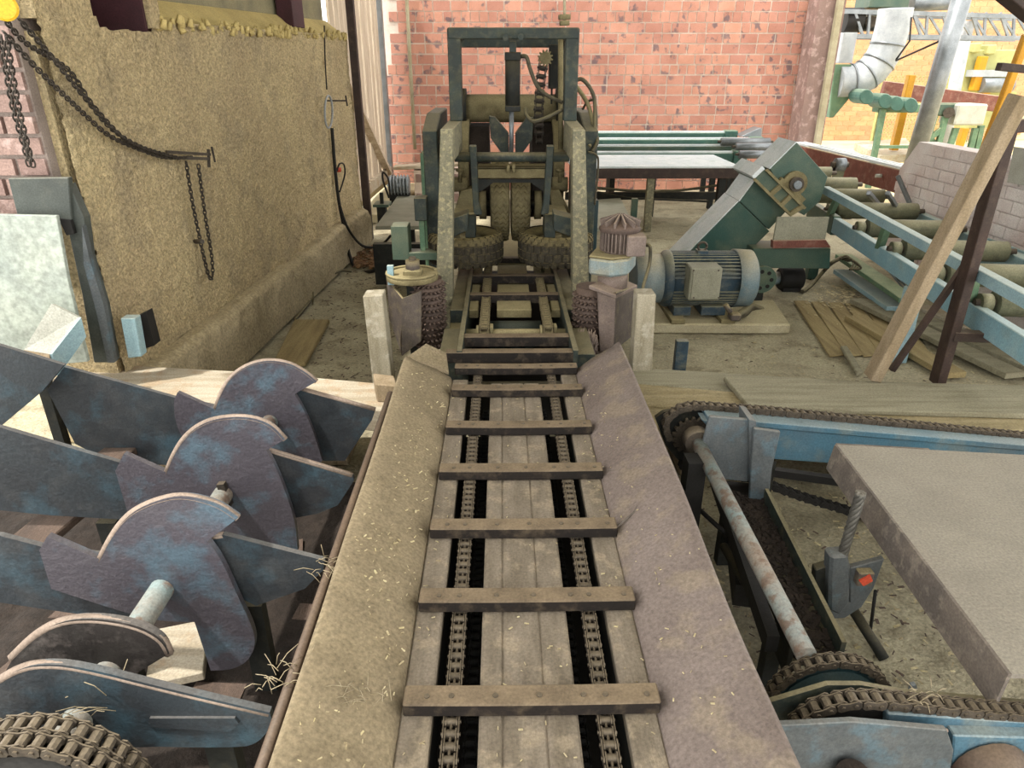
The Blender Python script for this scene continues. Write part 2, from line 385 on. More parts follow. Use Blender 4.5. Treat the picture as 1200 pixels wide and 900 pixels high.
nr = MB(); nr.prism([wl(.76, 0, -.012), wl(.779, 0, -.012), wl(.779, 0, -.25), wl(.76, 0, -.25)], (0, 0, 1.0)).mat(Matrix.Translation((0, 0, ZL-.07))); nr.build('opening_lining', 'maroon', wall)
nr = MB(); nr.prism([wl(-.1, 0, -.25), wl(1.3, 0, -.25), wl(1.3, 0, -.4), wl(-.1, 0, -.4)], (0, 0, 1.0)).mat(Matrix.Translation((0, 0, ZL-.02))); nr.build('opening_back', 'maroon', wall)
nr = MB(); nr.prism([wl(2.95, 0, -.06), wl(3.2, 0, -.06), wl(3.2, 0, -.18), wl(2.95, 0, -.18)], (0, 0, 1.0)).mat(Matrix.Translation((0, 0, ZL+.08)))
tag(nr.build('steel_post', 'maroon', bev=.004), 'maroon steel post standing on top of the crusted wall', 'post')
# rough kerb along the foot of the wall
def kerb_fn(a, b):
    s_ = a*(WLEN-.1); prof = [(.0, .34), (.05, .335), (.085, .31), (.10, .24), (.11, .02)]
    k = b*4; i = min(int(k), 3); f = k-i; o_, z = [prof[i][q]*(1-f)+prof[i+1][q]*f for q in (0, 1)]
    n = noise.fractal(Vector((s_*7, z*7, 4)), .8, 2, 5)*.016
    return wl(s_, z+n, o_+n)
struct(grid('k', kerb_fn, 220, 16, 'kerb').build('baseboard_left', 'kerb', fix=False), 'rough cement kerb running along the foot of the crusted wall', 'kerb')
# shed roof out of view, added to block the sky and shape the sunlight
roof = struct(MB().box((-1.78, -1.70), (-.5, 8.5), (3.35, 3.45)).build('added_roof', 'brown_steel'), 'unseen corrugated shed roof added to shape the light', 'roof')
for i in range(9):
    y0 = -.5+i*1.0
    vs = []; n = 60
    for k in range(n+1):
        x = -1.78+6.03*k/n; z = 3.45+.02*math.cos(k*math.pi)
        vs += [Vector((x, y0, z)), Vector((x, y0+1.0, z))]
    MB().add(vs, [(2*k, 2*k+2, 2*k+3, 2*k+1) for k in range(n)]).build('added_roof_sheet', 'label_box', roof, fix=False)
# brick pier at the near end of the left wall
def brick_mesh(w, d, h, mat):
    mb = MB(); b = .004; mb.box((b, w-b), (0, d), (b, h-b)); return mesh_of(mb, 'brick', mat)
pier = struct(MB().box((-2.30, W0.x-.06), (W0.y-.05, W0.y+.25), (1.05, 2.6)).build('wall_near_left', 'mortar_grey'), 'grey-pink brick pier hung with a chain beside the crusted wall', 'wall')
bw, bh = .118, .075
meA = brick_mesh(bw-.008, .05, bh-.008, 'brick_grey')
meH = brick_mesh(bw/2-.008, .05, bh-.008, 'brick_grey')
for r in range(18):
    for c in range(6):
        half = c == 0 and r % 2
        x = W0.x-.06-(c+1)*bw+(bw/2 if r % 2 else 0)
        if half: x = W0.x-.06-bw/2
        piece('brick', meH if half else meA, 'brick_grey', pier, Matrix.Translation((x+.004, W0.y-.068+random.uniform(-.005, .005), 1.06+r*bh)))

# back wall of salmon bricks
YB = 10.0; XB0, XB1 = -1.66, 4.15
CHH = .1225
wb = MB(); wb.box((XB0+.16, XB1), (YB+.010, YB+.3), (0, 3.0)); wb.box((XB0, XB0+.16), (YB+.010, YB+.3), (0, 1.50))
wback = struct(wb.build('wall_back', 'mortar'), 'tall back wall of salmon bricks with dark burnt blotches', 'wall')
meF = {}
bricks = []
for r in range(24):
    z = r*CHH
    hdr = r in (17, 12, 20)
    wdt = .115 if hdr else .225
    x = XB0 - (0 if r % 2 else wdt/2)
    while x < XB1-.03:
        ww = wdt if (hdr or random.random() < .8) else .115
        x1 = min(x+ww, XB1); x0 = max(x, XB0)
        if x1-x0 > .05 and not (x0 < XB0+.16 and z > 1.40): bricks.append((x0, x1, z))
        x += ww
def bshow(b):   # how much of it the camera sees
    x0, x1, z = b; cx = (x0+x1)/2
    vis = .3 < z < 2.35
    hid = (-.45 < cx < .75 and z < 1.25) or (.8 < cx < 4 and z < .6)
    return (1 if vis else 0) - (1 if hid else 0), (x1-x0)
bricks.sort(key=bshow, reverse=True)
rest = MB()
for i, (x0, x1, z) in enumerate(bricks):
    k = round(x1-x0, 3); dy = random.uniform(-.003, .003)
    if i < 300:
        if k not in meF: meF[k] = brick_mesh(k-.010, .05, CHH-.010, 'brick')
        piece('brick', meF[k], 'brick', wback, Matrix.Translation((x0+.005, YB+dy, z+.005)))
    else: rest.box((x0+.006, x1-.006), (YB+dy, YB+.05), (z+.006, z+CHH-.006))
rest.build('brick_remainder', 'brick', wback, kind='stuff')
# end pier beside the yard
pr = MB(); pr.fb(948, -10, 978, 172, 9.6, .35); pm = pr.build('wall_back_pier', 'brick_grey'); struct(pm, 'leaning brick pier between the back wall and the yard', 'pier')
tr = MB(); tr.bar(Yp(957, 170, 9.55), Yp(990, -30, 9.55), .07, .07, (0, 1, 0)); tr.build('angle_iron', 'concrete', pm)
# plank door in the left corner
DY0, DY1 = 7.35, 9.7
d0 = Vector((-1.62, DY0, 0)); d1 = Vector((-1.55, DY1, 0)); dd = (d1-d0)
door = struct(MB().bar(d0+Vector((0,0,.2)), d1+Vector((0,0,.2)), .06, .1).build('door_1', 'wood_y'), 'pale vertical plank door in the far left corner', 'door')
npl = 12
for i in range(npl):
    a = d0+dd*(i/npl); b = d0+dd*((i+.82)/npl); off = Vector((random.uniform(-.012, .012), 0, 0))
    MB().prism([a+off, b+off, b+off+Vector((.025,0,0)), a+off+Vector((.025,0,0))], (0,0,2.75)).mat(Matrix.Translation((0,0,.22))).build('plank', 'door_wood', door)
MB().bar(d0+Vector((.06, .2, 1.5)), d1+Vector((.06, -.2, .3)), .05, .09, (1,0,0)).build('diagonal_brace', 'door_wood', door)
MB().bar(d0+Vector((.05, 0, .3)), d1+Vector((.05, 0, .3)), .05, .12).build('bottom_rail', 'wood_pale', door)
MB().box((-1.56, -1.47), (9.70, 9.82), (0, 3)).build('door_post', 'galv', door)
# dark pipe post at end of crusted wall, and pipe on back wall
tag(MB().bar(wl(WLEN+.02, 0, .05), wl(WLEN+.02, 2.7, .05), .07, .07, (0,1,0)).build('steel_post', 'brown_steel', bev=.004), 'dark steel angle post at the far end of the crusted wall', 'post')
tag(MB().cyl((-1.18, YB-.05, .55), (-1.18, YB-.05, 3.0), .022, 10).build('conduit_pipe', 'concrete'), 'thin vertical conduit pipe on the brick wall left of the machine', 'pipe')
# sill step and low brick wall in the corner
struct(MB().prism([Zp(424, 262, .0), Zp(452, 222, .0), Zp(478, 205, 0), Zp(520, 205, 0), Zp(455, 262, 0)], (0, 0, .10)).build('trim_1', 'concrete', bev=.01), 'pale concrete step in front of the plank door', 'step')
lw = struct(MB().box((-1.1, -.3), (9.0, 9.35), (0, .40)).build('wall_low', 'mortar'), 'low knee-high brick wall beside the machine foot', 'wall')
meL = brick_mesh(.2, .03, .105, 'brick_grey')
for r in range(3):
    for c in range(3): piece('brick', meL, 'brick_grey', lw, Matrix.Translation((-1.08+c*.215+(.1 if r % 2 else 0), 8.98, .02+r*.118)))
tag(MB().bar((-1.35, 9.1, .425), (.1, 9.1, .50), .25, .04).build('board', 'wood_pale', bev=.004), 'pale board sloping over the low brick wall', 'board')

# ================================================================== MAIN CHAIN CONVEYOR
ZD = .40; XC = .047
conv = thing('chain_conveyor', 'long slatted chain conveyor with flared steel sides running down the middle', 'conveyor', (XC, 1.7, 0))
Y0, Y1 = .55, 2.72
# flared side plates
def side_plate(xi, xo, y1i, y1o, mat, lip):
    mb = MB(); n = 40; vs = []; t = .012
    sg = 1 if xo > xi else -1
    prof = [(xi, ZD-.02), (xi+sg*.01, ZD), (xi+(xo-xi)*.35, ZD+.04), (xi+(xo-xi)*.8, ZD+.088), (xo-sg*.012, ZD+.104), (xo, ZD+.10), (xo+sg*.006, ZD+.08), (xo+sg*.004, ZD+.03)]
    k = len(prof)
    for j in range(n+1):
        for i, (x, z) in enumerate(prof):
            e = y1i+(y1o-y1i)*min(1, i/(k-3)); y = Y0+(e-Y0)*j/n
            w_ = noise.noise(Vector((x*3, y*2.2, sg)))*.006
            vs.append(Vector((x+(w_ if i > 3 else 0), y, z+w_)))
    for p in list(vs): vs.append(p+Vector((-sg*.0, 0, -t)))
    m = (n+1)*k; fs = []
    for j in range(n):
        for i in range(k-1):
            a = j*k+i; fs.append((a, a+1, a+k+1, a+k)); fs.append((m+a, m+a+k, m+a+k+1, m+a+1))
    for i in range(k-1):
        fs.append((i, i+m, i+1+m, i+1)); e = n*k+i; fs.append((e, e+1, e+1+m, e+m))
    for j in range(n):
        a = j*k; fs.append((a, a+k, a+k+m, a+m)); b = j*k+k-1; fs.append((b, b+m, b+k+m, b+k))
    mb.add(vs, fs, True); return mb.build('side_plate', mat, conv)
sl = side_plate(-.214, -.408, 2.70, 2.68, 'trough_left', True)
sr = side_plate(.309, .505, 2.76, 2.84, 'trough_right', True)
# end flap of left plate and seam on right plate
MB().prism([(-.40, 2.67, .49), (-.23, 2.70, .41), (-.25, 2.84, .44), (-.33, 2.80, .50)], (0, 0, .012)).build('end_flap', 'trough_left', conv)
MB().tube([(.315, 1.62, ZD+.012), (.37, 1.66, ZD+.035), (.42, 1.74, ZD+.058), (.50, 1.80, ZD+.107)], .003, 5).build('seam', 'plate_edge', conv)
# timber deck: three centre planks, two side boards
for i in range(3):
    a, b = [(-.054, -.005), (-.005, .083), (.083, .149)][i]
    MB().box((a, b), (Y0, 2.66), (ZD-.045, ZD-.012)).build('deck_plank', 'deck_wood', conv, bev=.005)
MB().box((-.214, -.150), (Y0, 2.70), (ZD-.05, ZD-.012)).build('side_board', 'deck_wood', conv, bev=.004)
MB().box((.246, .312), (Y0, 2.76), (ZD-.05, ZD-.012)).build('side_board', 'deck_wood', conv, bev=.004)
# frame, and a near-black pan painting the darkness of the gap
for x in (-.185, .28):
    MB().box((x-.02, x+.02), (Y0, 2.72), (.10, ZD-.05)).build('frame_rail', 'machine_dark', conv)
MB().box((-.165, .262), (Y0, 2.72), (.08, .10)).build('pan', 'gap_dark', conv)
for y in (.8, 1.7, 2.6):
    for x in (-.19, .285): MB().box((x-.025, x+.025), (y-.03, y+.03), (0, .12)).build('leg', 'machine_dark', conv)
# slats
ys = []
for v in (817, 700, 617, 551, 500, 457, 432): ys.append(Zp(600, v-4, ZD+.025).y)
for i, y in enumerate(ys):
    mb = MB(); yaw = (.03, 0, 0, -.005, .005, 0, 0)[i]
    n = 12; x0, x1 = -.208, .316; dp = .052
    for k in range(n):
        a = x0+(x1-x0)*k/n; b = x0+(x1-x0)*(k+1)/n
    xs = [x0+(x1-x0)*k/n for k in range(n+1)]
    sag = [(.006*math.sin(math.pi*k/n)*(1 if i > 3 else .4)) for k in range(n+1)]
    top = [(xs[k], y-dp/2-sag[k], 0) for k in range(n+1)] + [(xs[k], y+dp/2-sag[k], 0) for k in range(n, -1, -1)]
    mb.prism([(a, b, ZD-.008) for a, b, c in top], (0, 0, .034))
    sl_o = mb.build('slat', 'slat', conv, bev=.003)
    for x in (-.16, -.11, -.02, .07, .16, .205, .29):
        MB().cyl((x, y-.005, ZD+.024), (x, y-.005, ZD+.0285), .006, 8).build('bolt', 'chain', sl_o)
for x in (-.110, .2045):
    roller_chain([(x, Y0, ZD-.022), (x, 2.82, ZD-.022)], .029, .031, .022, (1, 0, 0), conv, 'chain', 'drive_chain', pieces=True)
    roller_chain([(x+(.03 if x < 0 else -.03), Y0, ZD-.22), (x+(.03 if x < 0 else -.03), 2.82, ZD-.22)], .030, .030, .022, (1, 0, 0), conv, 'black', 'return_chain')  # return run coloured black for the darkness of the gap
MB().cyl((-.214, 2.80, ZD-.10), (.31, 2.80, ZD-.10), .03, 14).build('tail_shaft', 'machine_dark', conv)

# ================================================================== FAR INFEED CONVEYOR through the machine
fc = thing('infeed_conveyor', 'short dusty chain conveyor passing under the four tyres', 'conveyor', (.06, 3.9, 0))
FY0, FY1 = 2.92, 5.6
for sgn, x in ((-1, -.198), (1, .325)):
    MB().box((x-.012, x+.012), (FY0, FY1), (.05, ZD+.03)).build('side_frame', 'machine', fc, bev=.002)
    MB().box((x+sgn*.012, x+sgn*.085), (3.55, FY1), (.25, ZD+.012)).build('side_ledge', 'machine', fc, bev=.004)
    MB().box((x+sgn*.012, x+sgn*.085), (3.35, 3.55), (.15, ZD-.06)).build('side_block', 'machine_yellow', fc, bev=.004)
    MB().box((x+sgn*.012, x+sgn*.10), (3.0, 3.35), (.02, ZD-.02)).build('side_panel', 'machine', fc, bev=.004)
for y in [Zp(600, v, ZD+.02).y for v in (411, 393, 344, 322)]+[4.62]:
    MB().box((-.188 if y > 3.0 else -.26, .315), (y-.025, y+.025), (ZD-.03, ZD+.022)).build('slat', 'slat', fc, bev=.003)
for a, b in ((3.62, 3.78), (3.86, 4.10), (4.2, 5.5)):
    MB().box((-.035, .155), (a, b), (ZD-.06, ZD-.012)).build('deck_plank', 'machine_yellow', fc, bev=.004)
    for xa, xb in ((-.186, -.135), (.262, .312)): MB().box((xa, xb), (a, b), (ZD-.06, ZD-.012)).build('deck_plank', 'machine_yellow', fc, bev=.004)
MB().cyl((-.19, 3.32, ZD-.04), (.315, 3.32, ZD-.04), .026, 16).build('drive_shaft', 'machine_yellow', fc)
MB().cyl((-.08, 3.52, ZD-.13), (.20, 3.52, ZD-.13), .085, 24).build('drum', 'teal_dark', fc)
for x in (-.095, .225):
    roller_chain([Vector((x, 3.32+.045*math.cos(math.radians(t)), ZD-.04+.045*math.sin(math.radians(t)))) for t in range(215, 89, -15)]+[Vector((x, 3.35, ZD-.002)), Vector((x, 5.2, ZD-.012))], .038, .042, .032, (1,0,0), fc, 'chain_dusty', 'drive_chain')
    MB().cyl((x-.04, 3.32, ZD-.04), (x-.027, 3.32, ZD-.04), .045, 14).build('hub', 'machine_yellow', fc)
    MB().box((x+.028, x+.044), (3.29, 3.35), (ZD-.07, ZD+.005)).build('hub_collar', 'machine_yellow', fc)
MB().box((-.186, .313), (FY0, FY1), (.04, .06)).build('pan', 'gap_dark', fc)

# ================================================================== TYRE MACHINE
mc = thing('debarker_infeed_machine', 'dark green upright machine with rubber tyres gripping the conveyor path', 'machine', (.06, 4.5, 0))
def P(name, mb, mat, bev=0.0, parent=None): return mb.build(name, mat, parent or mc, bev=bev)
# front posts and the arms running back from their tops
lp = MB().prism([Yp(516,151,3.74), Yp(531,151,3.74), Yp(530,405,3.74), Yp(509,405,3.74)], (0, .12, 0)); P('support_post', lp, 'post_dusty', .004)
rp = MB().prism([Yp(671,152,3.74), Yp(686,152,3.74), Yp(691,380,3.74), Yp(671,380,3.74)], (0, .12, 0)); P('support_post', rp, 'post_dusty', .004)
zt = Yp(520,151,3.74).z
for (ua, ub, uc, ud) in ((516, 531, 526, 541), (671, 686, 661, 676)):
    a, b = Yp(ua,151,3.74).x, Yp(ub,151,3.74).x; c, d = Yp(uc,138,4.3).x, Yp(ud,138,4.3).x
    vs = [(a,3.80,zt-.16),(b,3.80,zt-.16),(d,4.3,zt-.16),(c,4.3,zt-.16),(a,3.80,zt),(b,3.80,zt),(d,4.3,zt+.005),(c,4.3,zt+.005)]
    P('top_arm', MB().add(vs, [(0,3,2,1),(4,5,6,7),(0,1,5,4),(1,2,6,5),(2,3,7,6),(3,0,4,7)]), 'post_dusty', .004)
# outer columns with slanted tops
def outer(u0, u1):
    xa, xb = sorted((Yp(u0,200,4.15).x, Yp(u1,200,4.15).x))
    z1 = Yp(500,153,4.15).z; z2 = z1+.075
    return MB().prism([(xa,4.15,.05),(xa,4.15,z1),(xa,4.45,z2),(xa,5.0,z2),(xa,5.0,.05)], (xb-xa,0,0))
P('outer_column', outer(497, 514), 'machine', .006); P('outer_column', outer(683, 699), 'machine', .006)
P('side_skin', MB().box((Yp(492,200,4.3).x, Yp(497,200,4.3).x), (4.35, 5.0), (.3, 1.12)), 'green_pale', .004)
# gate frame
def gate_post(u0, u1): return MB().fb(u0, 33, u1, 142, 4.2, .09)
P('gate_post', gate_post(525.5, 540.5), 'machine', .004); P('gate_post', gate_post(662, 677.5), 'machine', .004)
P('gate_post', MB().fb(528, 40, 541, 135, 4.75, .08), 'machine', .004); P('gate_post', MB().fb(657, 40, 668, 135, 4.75, .08), 'machine', .004)
P('gate_beam', MB().fb(524.5, 32, 678.5, 45.5, 4.195, .10), 'machine', .004)
P('gate_beam', MB().fb(530, 44, 668, 55.5, 4.75, .09), 'machine', .004)
for u in (527, 664):
    P('gate_side_beam', MB().box((Yp(u,40,4.2).x, Yp(u+11,40,4.2).x), (4.29, 4.75), (Yp(600,44,4.2).z-.0, Yp(600,33,4.2).z)), 'machine', .004)
# threaded rod on top
rod = P('threaded_rod', MB().cyl(Yp(661.5, 30, 4.25), Yp(661.5, -40, 4.25), .008, 10), 'concrete')
MB().cyl(Yp(661.5, 30, 4.25), Yp(661.5, 24, 4.25), .028, 6).build('nut', 'machine_yellow', rod); MB().cyl(Yp(661.5, 23, 4.25), Yp(661.5, 17, 4.25), .034, 6).build('nut', 'machine_yellow', rod)
# hydraulic cylinder
cy = P('hydraulic_cylinder', MB().cyl(Yp(600.8, 64, 4.32), Yp(600.8, 128, 4.32), .043, 20), 'machine_dark')
MB().fb(591.5, 61, 610.5, 71, 4.27, .1).build('cylinder_head', 'machine_dark', cy, bev=.004)
MB().fb(592, 124, 610, 131, 4.27, .1).build('cylinder_gland', 'machine_dark', cy, bev=.004)
MB().fb(597, 48, 605, 62, 4.29, .05).build('clevis', 'machine', cy, bev=.003)
MB().cyl(Yp(599.5, 128, 4.32), Yp(599, 180, 4.32), .014, 12).build('piston_rod', 'galv', cy)
for u, v in ((592.5, 44), (610.5, 43)): P('bolt', MB().cyl(Yp(u, v, 4.16), Yp(u, v, 4.2), .018, 6), 'machine')
# V arms, drum, discs
P('v_arm', MB().poly([(573,136),(580,137),(596,156),(596,180),(588,180),(575,162)], 4.40, .05), 'machine', .003)
P('v_arm', MB().poly([(625,138),(618,137),(604,156),(604,180),(612,180),(624,163)], 4.40, .05), 'machine', .003)
a, b = Yp(545, 127, 4.85), Yp(657, 127, 4.85)
P('cross_drum', MB().cyl(a, b, .085, 24), 'machine_yellow')
for u in (541, 651): P('drum_flange', MB().cyl(Yp(u,127,4.85), Yp(u+6,127,4.85), .12, 24), 'machine_dark')
for u0, u1, ur0, ur1 in ((552, 574, 540, 552), (622, 645, 645, 657)):
    c = Yp(600, 200, 4.85).z
    mb = MB(); n = 40; R_ = .30
    pts = [Vector((Yp(u0,190,4.85).x, 4.85+math.cos(2*math.pi*i/n)*R_*random.uniform(.95,1.03), c+math.sin(2*math.pi*i/n)*R_*random.uniform(.95,1.03))) for i in range(n)]
    P('bark_rotor', mb.prism(pts, (Yp(u1,190,4.85).x-Yp(u0,190,4.85).x, 0, 0)), 'bark')
    mb = MB(); pts = circ((Yp(ur0,190,4.85).x, 4.85, c), .335, 0, 360, 36, 'X')[:-1]
    P('rotor_guard', mb.prism(pts, (Yp(ur1,190,4.85).x-Yp(ur0,190,4.85).x, 0, 0)), 'machine_yellow', .006)
# crossbar with clamps and links
P('crossbar', MB().cyl(Yp(533,184,4.06), Yp(667,184,4.06), .026, 18), 'machine')
for sgn, pts in ((-1, [(549.5,171),(558,171),(559,190),(561,238),(565,252),(555,252),(551,190)]), (1, [(641,171),(649.5,171),(648,190),(643,252),(634,252),(637,238),(640,190)])):
    P('swing_link', MB().poly(pts, 4.02, .07), 'machine', .004)
P('cross_channel', MB().fb(559.5, 196, 640.5, 209, 4.16, .05), 'machine_yellow', .004)
P('channel_flange', MB().box((Yp(559.5,196,4.16).x, Yp(640.5,196,4.16).x), (4.16, 4.32), (Yp(600,196,4.16).z-.01, Yp(600,196,4.16).z)), 'machine_yellow')
for u in (595.5, 602): P('bolt', MB().cyl(Yp(u,193,4.13), Yp(u,202,4.13), .010, 8), 'machine_yellow')
P('gusset', MB().poly([(559,210),(641,210),(639,226),(622,214),(578,214),(561,226)], 4.2, .02), 'machine_dark')
# inclined dusty arms and bearings
for sgn, pts in ((-1, [(531,250),(540,224),(553,221),(556,232),(551,252)]), (1, [(644,224),(655,222),(671,254),(660,256),(648,250)])):
    P('dusty_arm', MB().poly(pts, 4.42, .16), 'machine_yellow', .004)
for u in (539, 656):
    P('bearing', MB().cyl(Yp(u-9,216,4.5), Yp(u+9,216,4.5), .045, 16), 'machine_yellow'); P('bearing_bolt', MB().cyl(Yp(u,214,4.46), Yp(u,200,4.46), .012, 8), 'machine_yellow')
    P('bearing_nut', MB().cyl(Yp(u,201,4.46), Yp(u,198,4.46), .026, 6), 'machine_yellow')
for u in (566, 630):
    P('hub_flange', MB().cyl(Yp(u-4,240,4.58), Yp(u+4,240,4.58), .09, 20), 'machine_yellow')
    P('axle', MB().cyl(Yp(u-10,240,4.58), Yp(u+10,240,4.58), .03, 14), 'machine_dark')
# tyres
def tyre(c, ax, R, W, lugs, style, mat):
    mb = MB(); r0 = R*.48
    prof = [(r0, -W*.36), (R*.62, -W*.47), (R*.8, -W*.5), (R*.93, -W*.45), (R*.975, -W*.36), (R*.985, 0), (R*.975, W*.36), (R*.93, W*.45), (R*.8, W*.5), (R*.62, W*.47), (r0, W*.36), (r0*.95, 0), (r0, -W*.36)]
    mb.lathe(prof, (0,0,0), (0,0,1), 48)
    for i in range(lugs):
        t = 2*math.pi*i/lugs; dt = 2*math.pi/lugs
        if style == 'block':
            for zz0, zz1, off in ((-.5,-.30,0),(-.26,-.02,.5),(.02,.26,0),(.30,.5,.5)):
                tt = t+off*dt; q = []
                for aa in (tt-.34*dt, tt+.34*dt):
                    for rr, z in ((R*.96, zz0), (R*(1.01 if abs(zz0) < .45 else .93), zz0), (R*(1.01 if abs(zz1) < .45 else .93), zz1), (R*.96, zz1)):
                        q.append(Vector((math.cos(aa)*rr, math.sin(aa)*rr, z*W)))
                mb.add(q, [(0,1,2,3),(7,6,5,4),(1,5,6,2),(0,4,5,1),(3,2,6,7)])
            for sgn in (-1, 1):     # shoulder lugs
                q = []
                for aa in (t-.32*dt, t+.32*dt):
                    for rr, z in ((R*.995, .40), (R*.965, .485), (R*.84, .53), (R*.84, .47)): q.append(Vector((math.cos(aa)*rr, math.sin(aa)*rr, sgn*z*W)))
                mb.add(q, [(0,1,2,3),(7,6,5,4),(1,5,6,2),(0,4,5,1)])
        else:
            zz = [-.44, -.29, -.15, 0, .15, .29, .44]; of = [0, .5, 0, .5, 0, .5, 0]; q = []
            for k in range(7):
                for e in (-.28, .28):
                    aa = t+(of[k]+e)*dt; rr = R*(1.035 if abs(zz[k]) < .4 else 1.0)
                    q.append(Vector((math.cos(aa)*rr, math.sin(aa)*rr, zz[k]*W))); q.append(Vector((math.cos(aa)*R*.95, math.sin(aa)*R*.95, zz[k]*W)))
            for k in range(6):
                b_ = k*4; mb.add(q, [(b_, b_+4, b_+6, b_+2), (b_, b_+1, b_+5, b_+4), (b_+2, b_+6, b_+7, b_+3)])
    ax = Vector(ax).normalized(); rot = Vector((0,0,1)).rotation_difference(ax).to_matrix().to_4x4()
    mb.mat(Matrix.Translation(Vector(c)) @ rot)
    o = mb.build('tyre', mat, mc, fix=False)
    MB().cyl(Vector(c)-ax*W*.3, Vector(c)+ax*W*.3, R*.46, 24).build('rim', 'machine', o)
    MB().cyl(Vector(c)-ax*W*.42, Vector(c)+ax*W*.42, R*.16, 14).build('hub', 'machine_yellow', o)
    return o
for x, u in ((-.222, 543), (.318, 651)):
    tyre((x, 4.19, .60), (0, 0, 1), .225, .17, 30, 'block', 'tyre')
zc = Yp(600, 243, 4.35).z
for u in (586, 610.5): tyre((Yp(u, 243, 4.36).x, 4.60, zc), (1, 0, 0), .25, .122, 44, 'chevron', 'tyre_dark')
# wheel brackets
for pts, pc in (([(529,256),(548,250),(548,270),(529,279)], (545, 557)), ([(672,256),(649,250),(649,270),(672,279)], (638, 651))):
    P('bracket_arm', MB().poly(pts, 3.86, .14), 'machine', .004)
    P('hub_box', MB().fb(pc[0], 251, pc[1], 279, 4.08, .18), 'machine', .004)
    P('bracket_lid', MB().fb(pc[0]-14 if pc[0] < 600 else pc[0], 249.5, pc[1] if pc[0] < 600 else pc[1]+14, 252, 4.02, .26), 'machine_yellow', .003)
# lift chain, guard, hoses
roller_chain([Yp(632, 165, 4.5), Yp(631, 130, 4.5), Yp(634, 90, 4.5), Yp(638, 68, 4.5)], .045, .05, .034, (1, 0, 0), mc, 'chain_dark', 'lift_chain')
gmb = MB(); gear(gmb, Yp(639, 68, 4.5)-Vector((0,.02,0)), .045, 12, .04); P('sprocket', gmb, 'machine_yellow')
P('chain_guard', MB().fb(644, 52, 659, 104, 4.55, .12), 'machine_dark', .004)
P('guard_stay', MB().fb(645.5, 104, 647.5, 122, 4.58, .02), 'machine_dark')
P('guide_tube', MB().cyl(Yp(657, 45, 4.5), Yp(657, 175, 4.5), .016, 10), 'machine_yellow')
def hose(pts, r=.011, mat='hose', parent=None): return P('hose', MB().tube(spline(pts, 8), r, 8), mat, parent=parent)
hose([Yp(610,66,4.3), Yp(617,67,4.28), Yp(621,80,4.28), Yp(629,100,4.28), Yp(640,111,4.28), Yp(659,120,4.3)])
hose([Yp(616,127,4.3), Yp(617,135,4.25), Yp(625,142,4.22), Yp(640,138,4.22), Yp(660,128,4.25)])
hose([Yp(674,95,4.3), Yp(682,93,4.3), Yp(692,104,4.3), Yp(697,120,4.3), Yp(697,150,4.2), Yp(700,165,4.15), Yp(694,178,4.12)])
hose([Yp(674,100,4.35), Yp(685,115,4.33), Yp(692,132,4.3), Yp(697,160,4.2), Yp(690,172,4.15)], .012, 'machine_yellow')
hose([Yp(683,128,4.4), Yp(688,120,4.36), Yp(696,118,4.33), Yp(699,135,4.28), Yp(699,158,4.2)], .007)
hose([Yp(689,178,4.1), Yp(699,182,4.1), Yp(701,195,4.12), Yp(697,240,4.15)], .006)
# small control box and left foot
P('junction_box', MB().fb(485.5, 232, 500, 259, 4.0, .1), 'machine', .004)
P('conduit', MB().fb(492, 259, 498, 300, 4.05, .03), 'green_pale')
P('foot_box', MB().fb(459, 265, 479, 305, 4.0, .12), 'green', .004)
P('foot_plate', MB().fb(478, 296, 512, 305, 4.0, .1), 'green', .003)
P('right_skirt', MB().fb(686, 235, 700, 305, 4.3, .3), 'teal_dark', .004)
# ================================================================== SPIKED ROLLERS
def spiked(mb, c, r, z0, z1, ang0, ang1):
    mb.cyl((c[0], c[1], z0), (c[0], c[1], z1), r, 24)
    rows = int((z1-z0)/.032)
    for k in range(rows):
        for j in range(22):
            t = 2*math.pi*(j+(.5 if k % 2 else 0))/22; d = Vector((math.cos(t), math.sin(t), 0)); p = Vector((c[0], c[1], z0+.02+k*.032))+d*(r-.002)
            mb.cyl(p, p+d*.024, .012, 5, .002)
    return mb
cL = Yp(482, 322, 3.42); zL = cL.z
su = thing('spiked_roller_unit', 'upright spiked feed roller with round dusty cap on the crusted-wall side', 'feed roller', (cL.x, 3.45, 0))
spiked(MB(), (Yp(502,360,3.47).x, 3.47), .075, .24, zL-.03, 0, 0).build('spiked_roller', 'spike', su)
MB().cyl((cL.x, 3.45, zL-.03), (cL.x, 3.45, zL), .13, 36).build('top_cap', 'machine_yellow', su, bev=.003)
MB().tube(circ((cL.x, 3.45, zL+.004), .126, 20, 340, 30, 'Z'), .008, 6).build('cap_rim', 'machine_yellow', su)
bb = MB().fb(472, 317, 494, 328, 3.40, .07).build('bearing_block', 'machine_yellow', su, bev=.008)
MB().cyl((Yp(484,318,3.44).x, 3.44, zL), (Yp(484,318,3.44).x, 3.44, zL+.07), .035, 18).build('bearing_housing', 'guard', bb)
MB().cyl((Yp(484,318,3.44).x, 3.44, zL), (Yp(484,318,3.44).x, 3.44, zL+.085), .018, 12).build('shaft_end', 'chain', bb)
MB().prism([Yp(471,350,3.31), Yp(493,341,3.34), Yp(493,400,3.34), Yp(471,417,3.31)], (.004,.012,0)).build('guard_plate', 'guard', su)
MB().prism([Yp(471,350,3.31), Yp(453,328,3.44), Yp(456,372,3.44), Yp(471,417,3.31)], (.006,.012,0)).build('guard_plate', 'guard', su)
MB().box((cL.x-.03, cL.x+.03), (3.43, 3.49), (0, zL-.03)).build('stand', 'machine_dark', su)
MB().fb(454, 312, 461, 334, 3.40, .03).build('paint_flap', 'blue_light', su)
